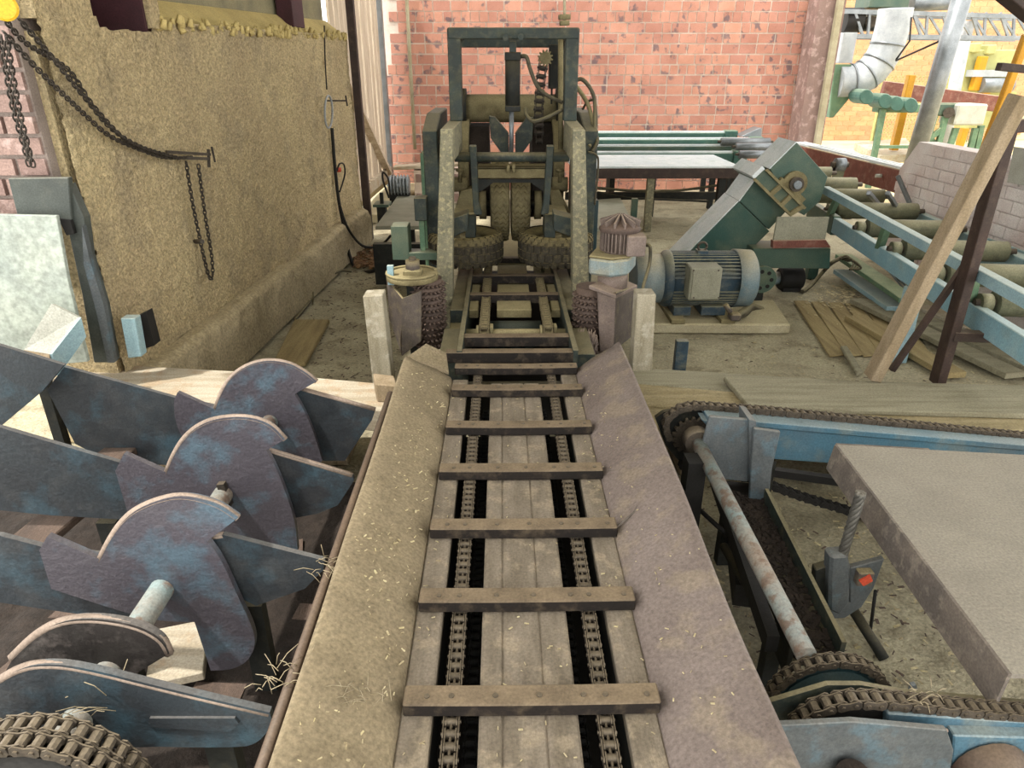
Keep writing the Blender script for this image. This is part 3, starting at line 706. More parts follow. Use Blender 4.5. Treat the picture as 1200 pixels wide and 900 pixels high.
# right unit with vertical gear motor
cR = Yp(716, 337, 3.42); zR = cR.z
sv = thing('spiked_roller_unit', 'upright spiked feed roller topped by a finned gear motor', 'feed roller', (cR.x, 3.45, 0))
spiked(MB(), (Yp(692,360,3.45).x, 3.45), .078, .22, zR, 0, 0).build('spiked_roller', 'spike', sv)
fr = MB()
for i in range(46):
    x = random.uniform(676, 700); p = Yp(x, random.uniform(385, 398), 3.30); fr.tube([p, p+Vector((random.uniform(-.03,.02), -.01, -.05)), p+Vector((random.uniform(-.06,.03), random.uniform(-.03,.0), -random.uniform(.08,.15)))], .0035, 4)
fr.build('bark_fibres', 'pink_dust', sv, kind='stuff')
MB().prism([Yp(700,340,3.32), Yp(722,345,3.28), Yp(719,410,3.28), Yp(703,412,3.32)], (.0,.02,0)).build('guard_plate', 'pink_dust', sv, bev=.003)
MB().prism([Yp(722,343,3.28), Yp(746,335,3.5), Yp(744,392,3.5), Yp(719,412,3.28)], (.0,.02,0)).build('guard_plate', 'guard', sv, bev=.003)
MB().prism([Yp(690,334,3.30), Yp(722,346,3.28), Yp(747,334,3.5), Yp(720,322,3.6)], (0,0,-.02)).build('top_plate', 'pink_dust', sv, bev=.003)
zg = Yp(715, 318, 3.42).z
MB().cyl((Yp(718,325,3.44).x, 3.44, zR-.01), (Yp(718,325,3.44).x, 3.44, zg), .075, 20).build('flange', 'pink_dust', sv)
hx = [Yp(690,300,3.36), Yp(716,323,3.30), Yp(737,316,3.34), Yp(746,300,3.5), Yp(722,288,3.6), Yp(700,290,3.55)]
hz = hx[0].z
MB().prism([Vector((p.x, p.y, zg)) for p in hx], (0,0,.085)).build('gearbox', 'gear_pale', sv, bev=.012)
MB().prism([Vector((p.x, p.y, zg+.085)) for p in hx], (0,0,.012)).build('gearbox_lid', 'machine_yellow', sv, bev=.004)
gx, gy = Yp(725,290,3.44).x, 3.44; zm = zg+.09; zm2 = Yp(725, 270, 3.44).z
mo = MB().cyl((gx,gy,zm), (gx,gy,zm2), .075, 28).build('motor_body', 'pink_dust', sv)
for i in range(30):
    t = 2*math.pi*i/30; d = Vector((math.cos(t), math.sin(t), 0)); MB().bar(Vector((gx,gy,(zm+zm2)/2+.01))+d*.072, Vector((gx,gy,(zm+zm2)/2+.01))+d*.095, .006, (zm2-zm)*.85).build('cooling_fin', 'pink_dust', mo)
MB().lathe([(.10,0),(.104,.012),(.09,.03),(.02,.055),(0,.056)], (gx,gy,zm2), (0,0,1), 28).build('fan_cowl', 'spike', sv)
for i in range(12):
    t = 2*math.pi*i/12+.1; d = Vector((math.cos(t), math.sin(t), 0)); c0 = Vector((gx,gy,zm2))
    MB().bar(c0+d*.015+Vector((0,0,.068)), c0+d*.098+Vector((0,0,.038)), .008, .028).build('fan_rib', 'pink_dust', sv)
MB().fb(735, 277, 757, 301, 3.31, .10).build('terminal_box', 'pink_dust', sv, bev=.005)
MB().tube(spline([Yp(757,287,3.42), Yp(762,290,3.40), Yp(761,310,3.38), Yp(754,335,3.3), Yp(753,350,3.25)], 8), .009, 8).build('cable', 'hose', sv)
# timber posts beside the rollers
tag(MB().prism([Yp(425,347,3.16), Yp(448,346,3.16), Yp(464,484,3.16), Yp(441,484,3.16)], (0,.10,0)).build('timber_post', 'post_wood', bev=.004), 'pale upright timber post left of the capped spiked roller', 'post')
tag(MB().prism([Yp(747,345,3.12), Yp(769,345,3.12), Yp(761,488,3.12), Yp(737,488,3.12)], (0,.10,0)).build('timber_post', 'post_wood', bev=.004), 'upright timber post right of the gear motor roller', 'post')
tag(MB().fb(790, 400, 804, 465, 3.35, .04).build('steel_stub', 'motor_blue', bev=.003), 'short blue steel stub behind the timber sill', 'stub')

# ================================================================== BIG BLUE MOTOR
p0 = Yp(828, 326, 4.5); MY, MZ = 4.5, p0.z
def mx(u): return Yp(u, 326, 4.5).x
tag(MB().prism([Zp(690,391,0), Zp(925,392,0), Zp(905,362,0), Zp(700,362,0)], (0,0,.07)).build('motor_plinth', 'concrete', bev=.01), 'low concrete plinth under the big blue motor', 'plinth')
bmot = thing('electric_motor', 'large blue finned electric motor lying on the concrete plinth', 'motor', (p0.x, MY, .07))
R = .182
bd = MB().cyl((mx(775),MY,MZ), (mx(864),MY,MZ), R*.90, 40).build('motor_body', 'motor_blue', bmot)
for i in range(44):
    t = 2*math.pi*i/44; d = Vector((0, math.cos(t), math.sin(t)))
    if -0.25 < d.z < .25 and d.y < 0: continue
    c0 = Vector(((mx(779)+mx(862))/2, MY, MZ)); MB().bar(c0+d*R*.88, c0+d*R*.995, mx(862)-mx(779), .009, up=d.cross(Vector((1,0,0)))).build('cooling_fin', 'motor_blue', bd)
MB().lathe([(.0,0),(R*.8,0),(R*1.0,.03),(R*1.03,.055),(R*1.0,.07)], (mx(771),MY,MZ), (1,0,0), 40).build('end_shield', 'motor_blue', bmot)
MB().lathe([(0,.13),(R*.85,.13),(R*1.02,.11),(R*1.06,.0),(R*1.0,0)], (mx(858),MY,MZ), (1,0,0), 40).build('fan_cowl', 'motor_cowl', bmot)
tb = MB().fb(808, 314, 845, 352, MY-R-.10, .14).build('terminal_box', 'label_box', bmot, bev=.006)
MB().fb(811, 315, 844, 351, MY-R-.106, .008).build('box_lid', 'label_box', tb, bev=.003)
for u, v in ((813,317),(842,317),(813,349),(842,349)): MB().cyl(Yp(u,v,MY-R-.112), Yp(u,v,MY-R-.1), .006, 6).build('screw', 'chain', tb)
for u0, u1 in ((786, 806), (818, 846)):
    MB().box((mx(u0), mx(u1)), (MY-.16, MY+.16), (.10, MZ-R*.8)).build('foot', 'motor_blue', bmot, bev=.004)
for u in (781, 838): MB().box((mx(u), mx(u+16)), (MY-.24, MY+.22), (.07, .10)).build('slide_rail', 'machine_yellow', bmot, bev=.003)
MB().tube(circ((mx(818), MY-.02, MZ+R+.035), .028, 0, 360, 16), .008, 8).build('lifting_eye', 'chain', bmot)
MB().box((mx(812), mx(824)), (MY-.05, MY+.02), (MZ+R*.9, MZ+R+.012)).build('eye_boss', 'motor_blue', bmot)
MB().cyl((mx(742),MY,MZ), (mx(775),MY,MZ), .16, 36).build('pulley_cover', 'motor_cowl', bmot)
MB().box((mx(846), mx(858)), (MY-.28, MY-.2), (.10, .15)).build('clamp_block', 'guard', bmot, bev=.01)
MB().cyl(Yp(850,357,MY-.3), Yp(856,366,MY-.3), .016, 8).build('clamp_bolt', 'guard', bmot)
tag(MB().tube(spline([Zp(860,372,.1), Zp(872,366,.12), Zp(880,360,.09), Zp(892,364,.05)], 8), .03, 10).build('rubber_hose', 'hose'), 'stubby dusty hose lying on the plinth right of the motor', 'hose')

# ================================================================== INCLINED ELEVATOR
ey, ed = 5.1, .34
el = thing('inclined_elevator', 'green inclined elevator casing with whitened top rising behind the motor', 'elevator', (Yp(860,270,ey).x, ey, 0))
def q6(pts): return [(780+x/5, 130+y/5) for x, y in pts]
def casing(name, front, mat, topmat, ntop, y0=ey, d=ed):
    o = MB().poly(front, y0, d).build(name, mat, el, bev=.003)
    a, b = Yp(*front[0], y0), Yp(*front[ntop], y0)
    dr = (b-a).normalized(); nn = Vector((-dr.z, 0, dr.x))
    MB().prism([a+nn*.002, b+nn*.002, b+nn*.008, a+nn*.008], (0, d, 0)).build('top_cover', topmat, el)
    return o
casing('lower_casing', [(690,415),(866,236),(902,271),(770,400)], 'green', 'green_white', 1)
casing('middle_casing', q6([(435,530),(525,408),(705,590),(605,695)]), 'green', 'green_white', 1)
fl = MB().poly(q6([(520,398),(582,340),(815,570),(730,612)]), ey-.06, ed+.12).build('flange_box', 'green', el, bev=.004)
a, b = Yp(*q6([(520,398)])[0], ey-.06), Yp(*q6([(582,340)])[0], ey-.06)
MB().prism([a, b, b+Vector((-.02,0,.02)), a+Vector((-.02,0,.02))], (0, ed+.12, 0)).build('flange_top', 'green_white', el)
for (x0, y0), (x1, y1) in (((615,490),(672,440)), ((672,555),(730,500)), ((735,600),(800,560))):
    MB().bar(Yp(*q6([(x0,y0)])[0], ey-.075), Yp(*q6([(x1,y1)])[0], ey-.075), .03, .025, (0,1,0)).build('flange_rib', 'machine_yellow', el)
for (x0, y0), (x1, y1) in (((520,400),(735,612)), ((590,345),(815,570))):
    MB().bar(Yp(*q6([(x0,y0)])[0], ey-.075), Yp(*q6([(x1,y1)])[0], ey-.075), .018, .03, (0,1,0)).build('flange_bar', 'machine_yellow', el)
casing('head_casing', q6([(612,342),(770,185),(950,385),(905,530),(812,612),(740,560)]), 'green', 'green_white', 1)
c = Yp(*q6([(755,425)])[0], ey-.02)
bg_ = MB().cyl(c+Vector((0,-.02,0)), c+Vector((0,.02,0)), .085, 24).build('bearing_flange', 'machine_yellow', el)
MB().cyl(c+Vector((0,-.05,0)), c, .05, 20).build('bearing_housing', 'chain', bg_); MB().cyl(c+Vector((0,-.07,0)), c, .028, 16).build('shaft_end', 'galv', bg_)
MB().bar(Yp(*q6([(665,405)])[0], ey-.03), Yp(*q6([(800,530)])[0], ey-.03), .05, .04, (0,1,0)).build('take_up_rail', 'machine_yellow', el)
# discharge tray and gear chamber under it
MB().poly(q6([(655,622),(960,622),(935,755),(632,760)]), 4.95, .02).build('tray_plate', 'label_box', el, bev=.003)
MB().poly(q6([(630,760),(940,755),(970,800),(628,806)]), 4.93, .05).build('tray_lip', 'red_steel', el, bev=.003)
MB().poly(q6([(512,805),(968,806),(962,925),(500,920)]), 4.98, .25).build('base_box', 'green', el, bev=.004)

# ================================================================== SIDE ROLLER CONVEYOR
rc = thing('roller_conveyor', 'blue-railed roller conveyor with dusty steel rollers on the right', 'conveyor', (2.75, 4.4, 0))
RA, RB = Zp(958, 241, .56), Zp(1240, 415, .56)
rd = (RB-RA).normalized(); rs = Vector((-rd.y, rd.x, 0)); rs = rs if rs.x > 0 else -rs
MB().bar(RA-Vector((0,0,.055)), RB-Vector((0,0,.055)), .05, .11).build('near_rail', 'rail_blue', rc, bev=.004)
gA, gB = Zp(968, 220, .76), Zp(1240, 366, .76)
MB().bar(gA, gB, .05, .022).build('guard_rail', 'blue_light', rc, bev=.003); MB().bar(gA-rs*.022-Vector((0,0,.02)), gB-rs*.022-Vector((0,0,.02)), .008, .04).build('guard_rail_web', 'blue_light', rc)
for k in (.10, .42, .78):
    p = RA.lerp(RB, k); q = gA.lerp(gB, k+.005); MB().bar(Vector((p.x, p.y, .54)), Vector((q.x, q.y, .75)), .05, .03, (0,1,0)).build('guard_stay', 'green_pale', rc)
MB().bar(RA+rs*.72-Vector((0,0,.065)), RB+rs*.72-Vector((0,0,.065)), .05, .13).build('far_rail', 'blue_light', rc, bev=.004)
for v, u0 in ((203, 960), (216, 968), (230, 974), (247, 990), (268, 1019), (293, 1062), (322, 1100), (356, 1160)):
    c0 = Zp(u0+30, v, .57); k = (c0-RA).dot(rd); c0 = RA+rd*k; c0.z = .57
    dr = Vector((1, 0, 0)) if False else rs
    o = MB().cyl(c0+dr*.07, c0+dr*.66, .062, 20).build('roller', 'rollers', rc)
    MB().cyl(c0-dr*.02, c0+dr*.72, .02, 10).build('spindle', 'chain', o)
    MB().cyl(c0+dr*.0, c0+dr*.05, .045, 14).build('bearing', 'rollers', o)
for k, mt in ((.045, 'green'), (.60, 'blue_light')):
    p = RA+(RB-RA)*k
    for off in (0, .72):
        q = p+rs*off; MB().box((q.x-.04, q.x+.04), (q.y-.04, q.y+.04), (0, .45)).build('leg', mt, rc, bev=.004)
q = RA+(RB-RA)*.045
MB().bar(Vector((q.x,q.y,.5))-rd*.3, Vector((q.x,q.y,.5))+rd*.35, .055, .14).build('rail_end', 'green', rc, bev=.004)
# sidewall sheets of the conveyor, pale blue
MB().prism([Xp(1108,262,3.20), Xp(1215,300,3.20), Xp(1215,338,3.20), Xp(1085,285,3.20)], (.02,0,0)).build('side_sheet', 'blue_light', rc)
MB().bar(Xp(1096,262,3.18), Xp(1225,312,3.18), .04, .03).build('sheet_rim', 'blue_light', rc)
# brick half wall painted white
wwX = 3.42
ww = MB(); ww.prism([(wwX, 3.0, .0), (wwX, 6.2, .0), (wwX, 6.2, .78), (wwX, 6.0, 1.02), (wwX, 3.0, 1.02)], (.15, 0, 0))
wwo = struct(ww.build('wall_right', 'brick_white'), 'low whitewashed brick wall behind the roller conveyor', 'wall')
meW = mesh_of(MB().box((0,.02), (.006,.194), (.005,.080)), 'brick', 'brick_white')
for r in range(11):
    for cc in range(16):
        y = 3.0+cc*.2+(.1 if r % 2 else 0); z = .09+r*.085
        if y+.2 > 6.2-(.0 if z < .7 else (z-.7)*1.0): continue
        piece('brick', meW, 'brick_white', wwo, Matrix.Translation((wwX-.014+random.uniform(-.003,.003), y, z)))
tag(MB().prism([Xp(1188,172,3.36), Xp(1230,178,3.36), Xp(1230,222,3.36), Xp(1180,214,3.36)], (.02,0,0)).build('white_board', 'white_box'), 'white board fixed above the whitewashed low wall', 'board')
# boards stacked under it
for i, (a, b, z, mt) in enumerate((((988,300),(1065,352),.16,'green_pale'), ((986,318),(1050,362),.07,'blue_light'), ((1005,352),(1190,440),.04,'wood_grey'), ((1040,356),(1230,440),.05,'wood_grey'), ((1080,360),(1235,425),.06,'wood_pale'), ((1000,372),(1120,440),.03,'wood_y'))):
    pa, pb = Zp(*a, z), Zp(*b, z)
    tag(MB().bar(pa, pb, .13, .035).build('board', mt, bev=.003),
        ['pale green board on top of the pile under the roller conveyor', 'whitish blue edge board under the pale green board', 'grey board on the floor behind the wooden brace', 'grey board on the floor crossing behind the brown steel post', 'palest board beside the brown steel post', 'yellowish floor board in front of the board pile'][i], 'board', 'boards lying under the roller conveyor')
tag(MB().tube(spline([Zp(986,302,.2), Zp(975,308,.2), Zp(965,318,.1), Zp(950,335,.02), Zp(940,342,.015)], 8), .016, 8).build('strap', 'hose'), 'slack dusty strap hanging off the green conveyor leg', 'strap')
wb_ = MB()
for k in range(4): wb_.tube(spline([Zp(984+k*3,303+k,.24-k*.01), Zp(992+k*3,300+k*2,.26), Zp(1000+k*3,308+k*2,.22), Zp(996+k*2,316,.2)], 6), .008, 6)
tag(wb_.build('strap_coil', 'hose'), 'coil of flat strapping looped round the conveyor leg', 'strap')
for k in range(3): tag(MB().cyl(Zp(1018+k*7,290,.42), Zp(1062+k*4,342,.12), .006, 6).build('thin_rod', 'galv'), ['leftmost', 'middle', 'rightmost'][k]+' of three thin rods leaning under the blue rail', 'rod', 'thin rods under the rail')
# wooden brace and brown steel trestle
tag(MB().bar(Yp(1022,443,2.97), Yp(1196,112,2.86), .05, .085, (0,1,0)).build('timber_brace', 'wood', bev=.004), 'long pale timber brace leaning up to the right', 'brace')
ts = thing('steel_trestle', 'dark brown steel trestle leaning beside the timber brace', 'trestle', (2.1, 3.05, .24))
MB().bar(Yp(1098,449,3.05), Yp(1187,130,2.98), .045, .07, (0,1,0)).build('post', 'brown_steel', ts, bev=.003)
MB().bar(Yp(1098,449,3.05)+Vector((.03,.035,0)), Yp(1187,130,2.98)+Vector((.03,.035,0)), .008, .10, (0,1,0)).build('post_flange', 'brown_steel', ts)
MB().bar(Yp(1045,434,3.12), Yp(1130,312,3.07), .025, .025, (0,1,0)).build('diagonal_stay', 'brown_steel', ts)
MB().bar(Yp(1115,393,3.02), Yp(1235,397,3.02), .045, .05, (0,1,0)).build('foot_beam', 'brown_steel', ts, bev=.003)
MB().bar(Yp(1176,148,2.98), Yp(1240,146,2.98), .05, .05, (0,1,0)).build('top_beam', 'brown_steel', ts, bev=.003)
tag(MB().bar(Yp(1170,78,5.2), Yp(1230,84,5.2), .06, .05).build('wood_batten', 'brown_steel', bev=.003), 'short dark batten end crossing the yellow post', 'batten')
tag(MB().bar(Yp(1176,-12,3.0), Yp(1225,28,3.0), .05, .09, (0,1,0)).build('roof_beam', 'brown_steel', bev=.003), 'dark roof beam end in the top right corner', 'beam')

sm = thing('small_motor', 'small black motor lying behind the blue motor near the green leg', 'motor', Zp(926,333,0))
c0 = Zp(926, 326, .09); MB().cyl(c0-Vector((.09,0,0)), c0+Vector((.09,0,0)), .085, 20).build('motor_body', 'black', sm, bev=.01)
MB().cyl(c0-Vector((.15,0,0)), c0-Vector((.09,0,0)), .05, 16).build('end_bell', 'motor_cowl', sm); MB().box((c0.x-.07, c0.x+.07), (c0.y-.07, c0.y+.07), (0, .03)).build('foot', 'black', sm)
pg = thing('perforated_guard', 'round dark green guard with holes right of the blue motor', 'guard', Zp(893,342,0))
c0 = Yp(894, 328, 4.72); gd = MB().cyl(c0, c0+Vector((0,.03,0)), .095, 28).build('guard_disc', 'green', pg)
for t in range(7): MB().cyl(c0+Vector((.06*math.cos(t*.9),-.004,.06*math.sin(t*.9))), c0+Vector((.06*math.cos(t*.9),.0,.06*math.sin(t*.9))), .014, 10).build('hole', 'black', gd)
MB().box((c0.x-.03, c0.x+.03), (c0.y+.03, c0.y+.06), (0, c0.z)).build('stand', 'machine_dark', pg)
# ================================================================== BACK TABLE AND CROSS BEAMS
zt_ = Yp(760, 195, 7.3).z
bt = thing('outfeed_table', 'long steel table with pale sawdust-covered top before the brick wall', 'table', (1.7, 7.7, 0))
xl, xr = .70, Yp(868,195,7.3).x
MB().box((xl, xr), (7.3, 8.3), (zt_-.02, zt_)).build('tabletop', 'green_white', bt, bev=.003)
MB().box((xl, xr), (7.3, 7.36), (zt_-.12, zt_-.02)).build('apron', 'brown_steel', bt, bev=.003)
for u in (762, 845): MB().box((Yp(u-4,230,7.32).x, Yp(u+4,230,7.32).x), (7.32, 7.40), (0, zt_-.1)).build('leg', 'post_dusty' if u == 762 else 'machine_dark', bt)
for u in (764, 862): MB().box((Yp(u-4,220,8.1).x, Yp(u+4,220,8.1).x), (8.1, 8.18), (0, zt_-.1)).build('leg', 'machine_dark', bt)
MB().box((xl, xr), (7.95, 8.0), (.22, .30)).build('rear_rail', 'machine_dark', bt)
MB().tube(spline([(xl,7.5,.45),(1.6,7.5,.38),(2.3,7.5,.45)], 8), .015, 6).build('cable', 'hose', bt)
tag(MB().tube([Zp(700,225,.35), Zp(735,232,.3), Zp(830,236,.3)], .012, 6).build('guide_rod', 'machine_dark'), 'thin dark rod running below the pale table', 'rod')
tag(MB().fb(739, 233, 746, 291, 6.6, .05).build('steel_stub', 'green', bev=.003), 'small green upright stub left of the table leg', 'stub')
tag(MB().prism([Zp(696,268,.34), Zp(742,262,.34), Zp(727,232,.34), Zp(698,234,.34)], (0,0,-.03)).build('cover_sheet', 'label_box'), 'pale dusty cover sheet right of the machine', 'sheet')
for i, (v, Y, h, mt, u1) in enumerate(((180, 8.55, .10, 'green_teal', 860), (172, 8.9, .08, 'green', 880), (164, 9.2, .09, 'green_teal', 880), (156, 9.5, .10, 'green_teal', 850))):
    a, b = Yp(690, v, Y), Yp(u1, v, Y)
    t_ = thing('cross_beam', ['nearest', 'second nearest', 'second farthest', 'farthest'][i]+' of the green cross conveyor beams before the brick wall', 'beam', ((a.x+b.x)/2, Y, 0), 'green cross conveyor beams')
    MB().box((a.x, b.x), (Y, Y+.12), (a.z-h, a.z)).build('channel', mt, t_, bev=.004)
    MB().box((a.x, b.x), (Y+.03, Y+.09), (a.z, a.z+.02)).build('chain_track', 'green_white', t_)
    MB().box((b.x, b.x+.16), (Y-.02, Y+.14), (a.z-.14, a.z+.03)).build('end_plate', mt, t_, bev=.01)
    for xx in (a.x+.3, b.x-.2): MB().box((xx-.03, xx+.03), (Y+.03, Y+.09), (0, a.z-h)).build('leg', 'machine_dark', t_)
for i, (u0, u1, v, Y) in enumerate(((862, 905, 172, 8.6), (845, 902, 166, 8.9), (866, 902, 181, 8.2), (905, 945, 190, 7.6))):
    t_ = tag(MB().cyl(Yp(u0,v,Y), Yp(u1,v,Y), .045, 16).build('idler_roller', 'galv'), ['pale idler roller behind the elevator, middle', 'pale idler roller behind the elevator, farthest', 'pale idler roller behind the elevator, nearest the table', 'pale idler roller right of the elevator head'][i], 'roller', 'idler rollers behind the elevator')
    MB().cyl(Yp(u0-4,v,Y), Yp(u1+4,v,Y), .015, 8).build('spindle', 'chain', t_)
tag(MB().poly([(868,160),(890,150),(893,150),(892,161)], 9.3, .25).build('metal_hood', 'galv', bev=.004), 'small grey sheet hood standing before the brick wall', 'hood')

# red beam conveyor heading to the yard
ra, rb = Zp(930,168,.65), Zp(1118,213,.65)
rbm = thing('red_conveyor_beam', 'red-brown channel beam with white rails leading out to the yard', 'beam', ((ra.x+rb.x)/2, (ra.y+rb.y)/2, 0))
MB().bar(ra-Vector((0,0,.12)), rb-Vector((0,0,.12)), .04, .22).build('web', 'red_steel', rbm, bev=.003)
for k in range(3): MB().bar(ra+Vector((.06*k,0,.012)), rb+Vector((.06*k,0,.012)), .035, .025).build('rail', 'green_white', rbm)
for k in (.1, .5, .9):
    p = ra.lerp(rb, k); MB().box((p.x-.04, p.x+.04), (p.y-.04, p.y+.04), (0, .45)).build('leg', 'machine_dark', rbm)
for u, v in ((1033,206), (1034,202)): MB().cyl(Zp(u,v,.55)-Vector((.06,0,0)), Zp(u,v,.55), .02, 6).build('bolt', 'white_box', rbm)
cgt = thing('bearing_stand', 'pillow block bearing on a bracket beside the elevator head', 'bearing', Zp(985,195,.5))
cc = Zp(984, 193, .62)
MB().cyl(cc-Vector((.05,0,0)), cc+Vector((.05,0,0)), .07, 20).build('housing', 'galv', cgt); MB().cyl(cc-Vector((.09,0,0)), cc+Vector((.09,0,0)), .03, 12).build('shaft', 'chain', cgt)
MB().box((cc.x-.05, cc.x+.05), (cc.y-.03, cc.y+.03), (0, cc.z)).build('bracket', 'rollers', cgt)
for i, (a, b) in enumerate((((1052,206),(1066,238)), ((1018,226),(1030,240)), ((1040,226),(1054,248)))):
    tag(MB().bar(Zp(*a,.75), Zp(*b,.55), .03, .03).build('lever', 'galv', bev=.003), ['tallest grey lever rising before the red beam', 'small grey lever between the rear rollers', 'short grey lever behind the rear rollers'][i], 'lever', 'levers beside the rollers')

# ================================================================== YARD
yw = struct(MB().box((3.5, 16), (17.0, 17.3), (0, 5)).build('wall_yard', 'mortar_yard'), 'sunlit orange brick wall across the yard', 'wall')
yb = MB()
for r in range(44):
    for c_ in range(26):
        x = 4.6+c_*.28+(.14 if r % 2 else 0); yb.box((x, x+.262), (16.985, 17.02), (r*.105, r*.105+.09))
yb.build('brick_courses', 'brick_yard', yw, kind='stuff')
tag(MB().cyl(Yp(1069,196,8.9), Yp(1138,-40,8.9), .105, 28).build('silver_pipe', 'galv'), 'big slanting galvanised pipe rising in front of the yard', 'pipe')
du = thing('duct_elbow', 'curved galvanised dust duct joining a green hood', 'duct', (5.0, 11, 0))
dp = spline([Yp(980,96,10.6), Yp(1003,94,10.6), Yp(1022,82,10.6), Yp(1036,62,10.6), Yp(1045,35,10.6), Yp(1050,10,10.6)], 8)
MB().tube(dp, .22, 28).build('pipe', 'galv_white', du)
for k in (6, 13, 20, 27): 
    d = (dp[k+1]-dp[k]).normalized(); MB().cyl(dp[k]-d*.012, dp[k]+d*.012, .232, 28).build('joint_ring', 'galv', du)
MB().prism([Yp(978,75,10.5), Yp(998,75,10.5), Yp(1000,110,10.5), Yp(977,138,10.5), Yp(972,138,10.5)], (0,.5,0)).build('hood', 'green_pale', du, bev=.01)
MB().fb(986, 38, 1002, 74, 10.5, .3).build('riser', 'galv_white', du, bev=.004)
# truss gantry
tg = thing('truss_walkway', 'grey lattice truss gantry carrying machinery over the yard', 'gantry', (7.0, 11.5, 0))
ty = 11.5
for v in (14, 41):
    for d_ in (0, .5): MB().bar(Yp(980,v-(1 if v < 20 else -1),ty)+Vector((0,d_,0)), Yp(1215,v+6 if v < 20 else v+4,ty)+Vector((0,d_,0)), .06, .06).build('chord', 'galv', tg)
for i in range(14):
    u = 985+i*17; MB().bar(Yp(u,15,ty), Yp(u+(9 if i % 2 else -2),42,ty), .035, .035, (0,1,0)).build('lattice_bar', 'galv', tg)
    if i > 4: MB().bar(Yp(u,15,ty), Yp(u+17,43,ty), .03, .03, (0,1,0)).build('lattice_bar', 'galv', tg)
gm = thing('gantry_drive', 'dark motor and pulley riding on the lattice gantry', 'motor', Yp(1010,36,ty+.2))
MB().cyl(Yp(988,24,ty+.15), Yp(1008,24,ty+.15), .17, 24).build('motor_body', 'black', gm); MB().fb(1010, 18, 1062, 36, ty+.1, .3).build('gear_housing', 'machine_dark', gm, bev=.02)
MB().fb(1020, -6, 1066, 9, ty+.1, .5).build('green_cover', 'green', gm, bev=.01); MB().cyl(Yp(1021,26,ty+.05), Yp(1021,26,ty+.1)+Vector((0,.05,0)), .08, 16).build('pulley', 'chain', gm)
MB().cyl(Yp(1068,4,ty+.3), Yp(1120,2,ty+.3), .11, 20).build('blower_tube', 'galv', gm)
tag(MB().tube([Yp(1050,70,10.3), Yp(1066,48,10.3), Yp(1068,20,10.3)], .012, 6).build('stay_wire', 'black'), 'thin wire hanging in front of the duct elbow', 'wire')
tag(MB().tube([Yp(1050,71,10.3), Yp(1106,46,8.95)], .012, 6).build('stay_wire', 'black'), 'thin wire stretched sideways from the duct elbow', 'wire')
# green profiling machine with rounded guards
gy_ = 10.2
gmch = thing('trimmer_machine', 'pale green trimmer with row of rounded guards on splayed legs', 'machine', (Yp(1080,180,gy_).x, gy_, 0))
MB().fb(1030, 122, 1150, 132, gy_+.1, .2).build('beam', 'green_pale', gmch, bev=.01)
def gpoly(c, w, h):
    u, v = c; return [(u-w, v+h), (u-w, v-h*.2), (u-w*.7, v-h*.8), (u, v-h), (u+w*.7, v-h*.8), (u+w, v-h*.2), (u+w, v+h)]
for u, v in ((1016,114), (1038,119), (1051,122), (1068,124)): MB().poly([(u+8.5*math.cos(t*.3142), v+(9.5*math.sin(t*.3142) if math.sin(t*.3142) < 0 else 9.5*math.sin(t*.3142)*.9)) for t in range(20)], gy_-.1, .35).build('rounded_guard', 'green_teal', gmch, bev=.01)
MB().fb(1100, 121, 1124, 136, gy_, .25).build('gear_case', 'green', gmch, bev=.02)
MB().cyl(Yp(1112,132,gy_-.06), Yp(1112,132,gy_), .07, 16).build('pulley', 'chain', gmch)
MB().fb(1121, 122, 1156, 147, gy_-.1, .4).build('white_cabinet', 'white_box', gmch, bev=.02)
for a, b in (((1035,128),(1026,174)), ((1108,136),(1092,200)), ((1095,136),(1080,186)), ((1150,147),(1141,192)), ((1143,150),(1133,190)), ((1120,150),(1108,188))):
    pa, pb = Yp(*a,gy_), Yp(*b,gy_); pb = pa+(pb-pa)*((pa.z+.01)/(pa.z-pb.z))
    MB().bar(pa, pb, .07, .06, (0,1,0)).build('leg', 'green_pale', gmch)
MB().bar(Yp(1106,150,gy_), Yp(1080,168,gy_), .07, .05, (0,1,0)).build('cross_brace', 'green_pale', gmch); MB().bar(Yp(1084,150,gy_+.05), Yp(1100,180,gy_+.05), .07, .05, (0,1,0)).build('cross_brace', 'green_pale', gmch)
MB().bar(Yp(1030,172,gy_), Yp(1075,172,gy_), .05, .04).build('tie_bar', 'green_pale', gmch); MB().bar(Yp(1098,190,gy_), Yp(1146,193,gy_), .05, .04).build('tie_bar', 'green_pale', gmch)
tag(MB().bar(Yp(1034,104,11.2), Yp(1170,122,11.2), .1, .22).build('rust_beam', 'red_steel', bev=.01), 'pinkish rusty beam behind the rounded green guards', 'beam')
for i, (a, b, Y, wd) in enumerate((((1068,88),(1047,176),10.8,.10), ((1152,66),(1141,106),13.38,.13), ((1157,92),(1154,110),13.38,.13), ((1131,150),(1121,182),11,.09), ((1204,40),(1146,196),6.6,.065))):
    tag(MB().bar(Yp(*a,Y), Yp(*b,Y), wd, wd, (0,1,0)).build('yellow_post', 'yellow', bev=.008),
        ['yellow steel post behind the rounded green guards', 'yellow upright bracket on the far pale machine', 'short yellow block on the far pale machine', 'short yellow post seen below the white cabinet', 'tall leaning yellow post at the right edge'][i], 'post', 'yellow steel posts')
tag(MB().fb(1134, 24, 1141, 44, 12, .2).build('pipe_stub', 'galv_white'), 'white pipe stub under the lattice gantry', 'pipe')
tag(MB().cyl(Yp(1130,44,12.5), Yp(1130,44,12.5)+(Yp(1120,96,12.5)-Yp(1130,44,12.5))*3.1, .10, 20).build('white_pipe', 'galv_white'), 'pale slanting pipe behind the big silver one', 'pipe')
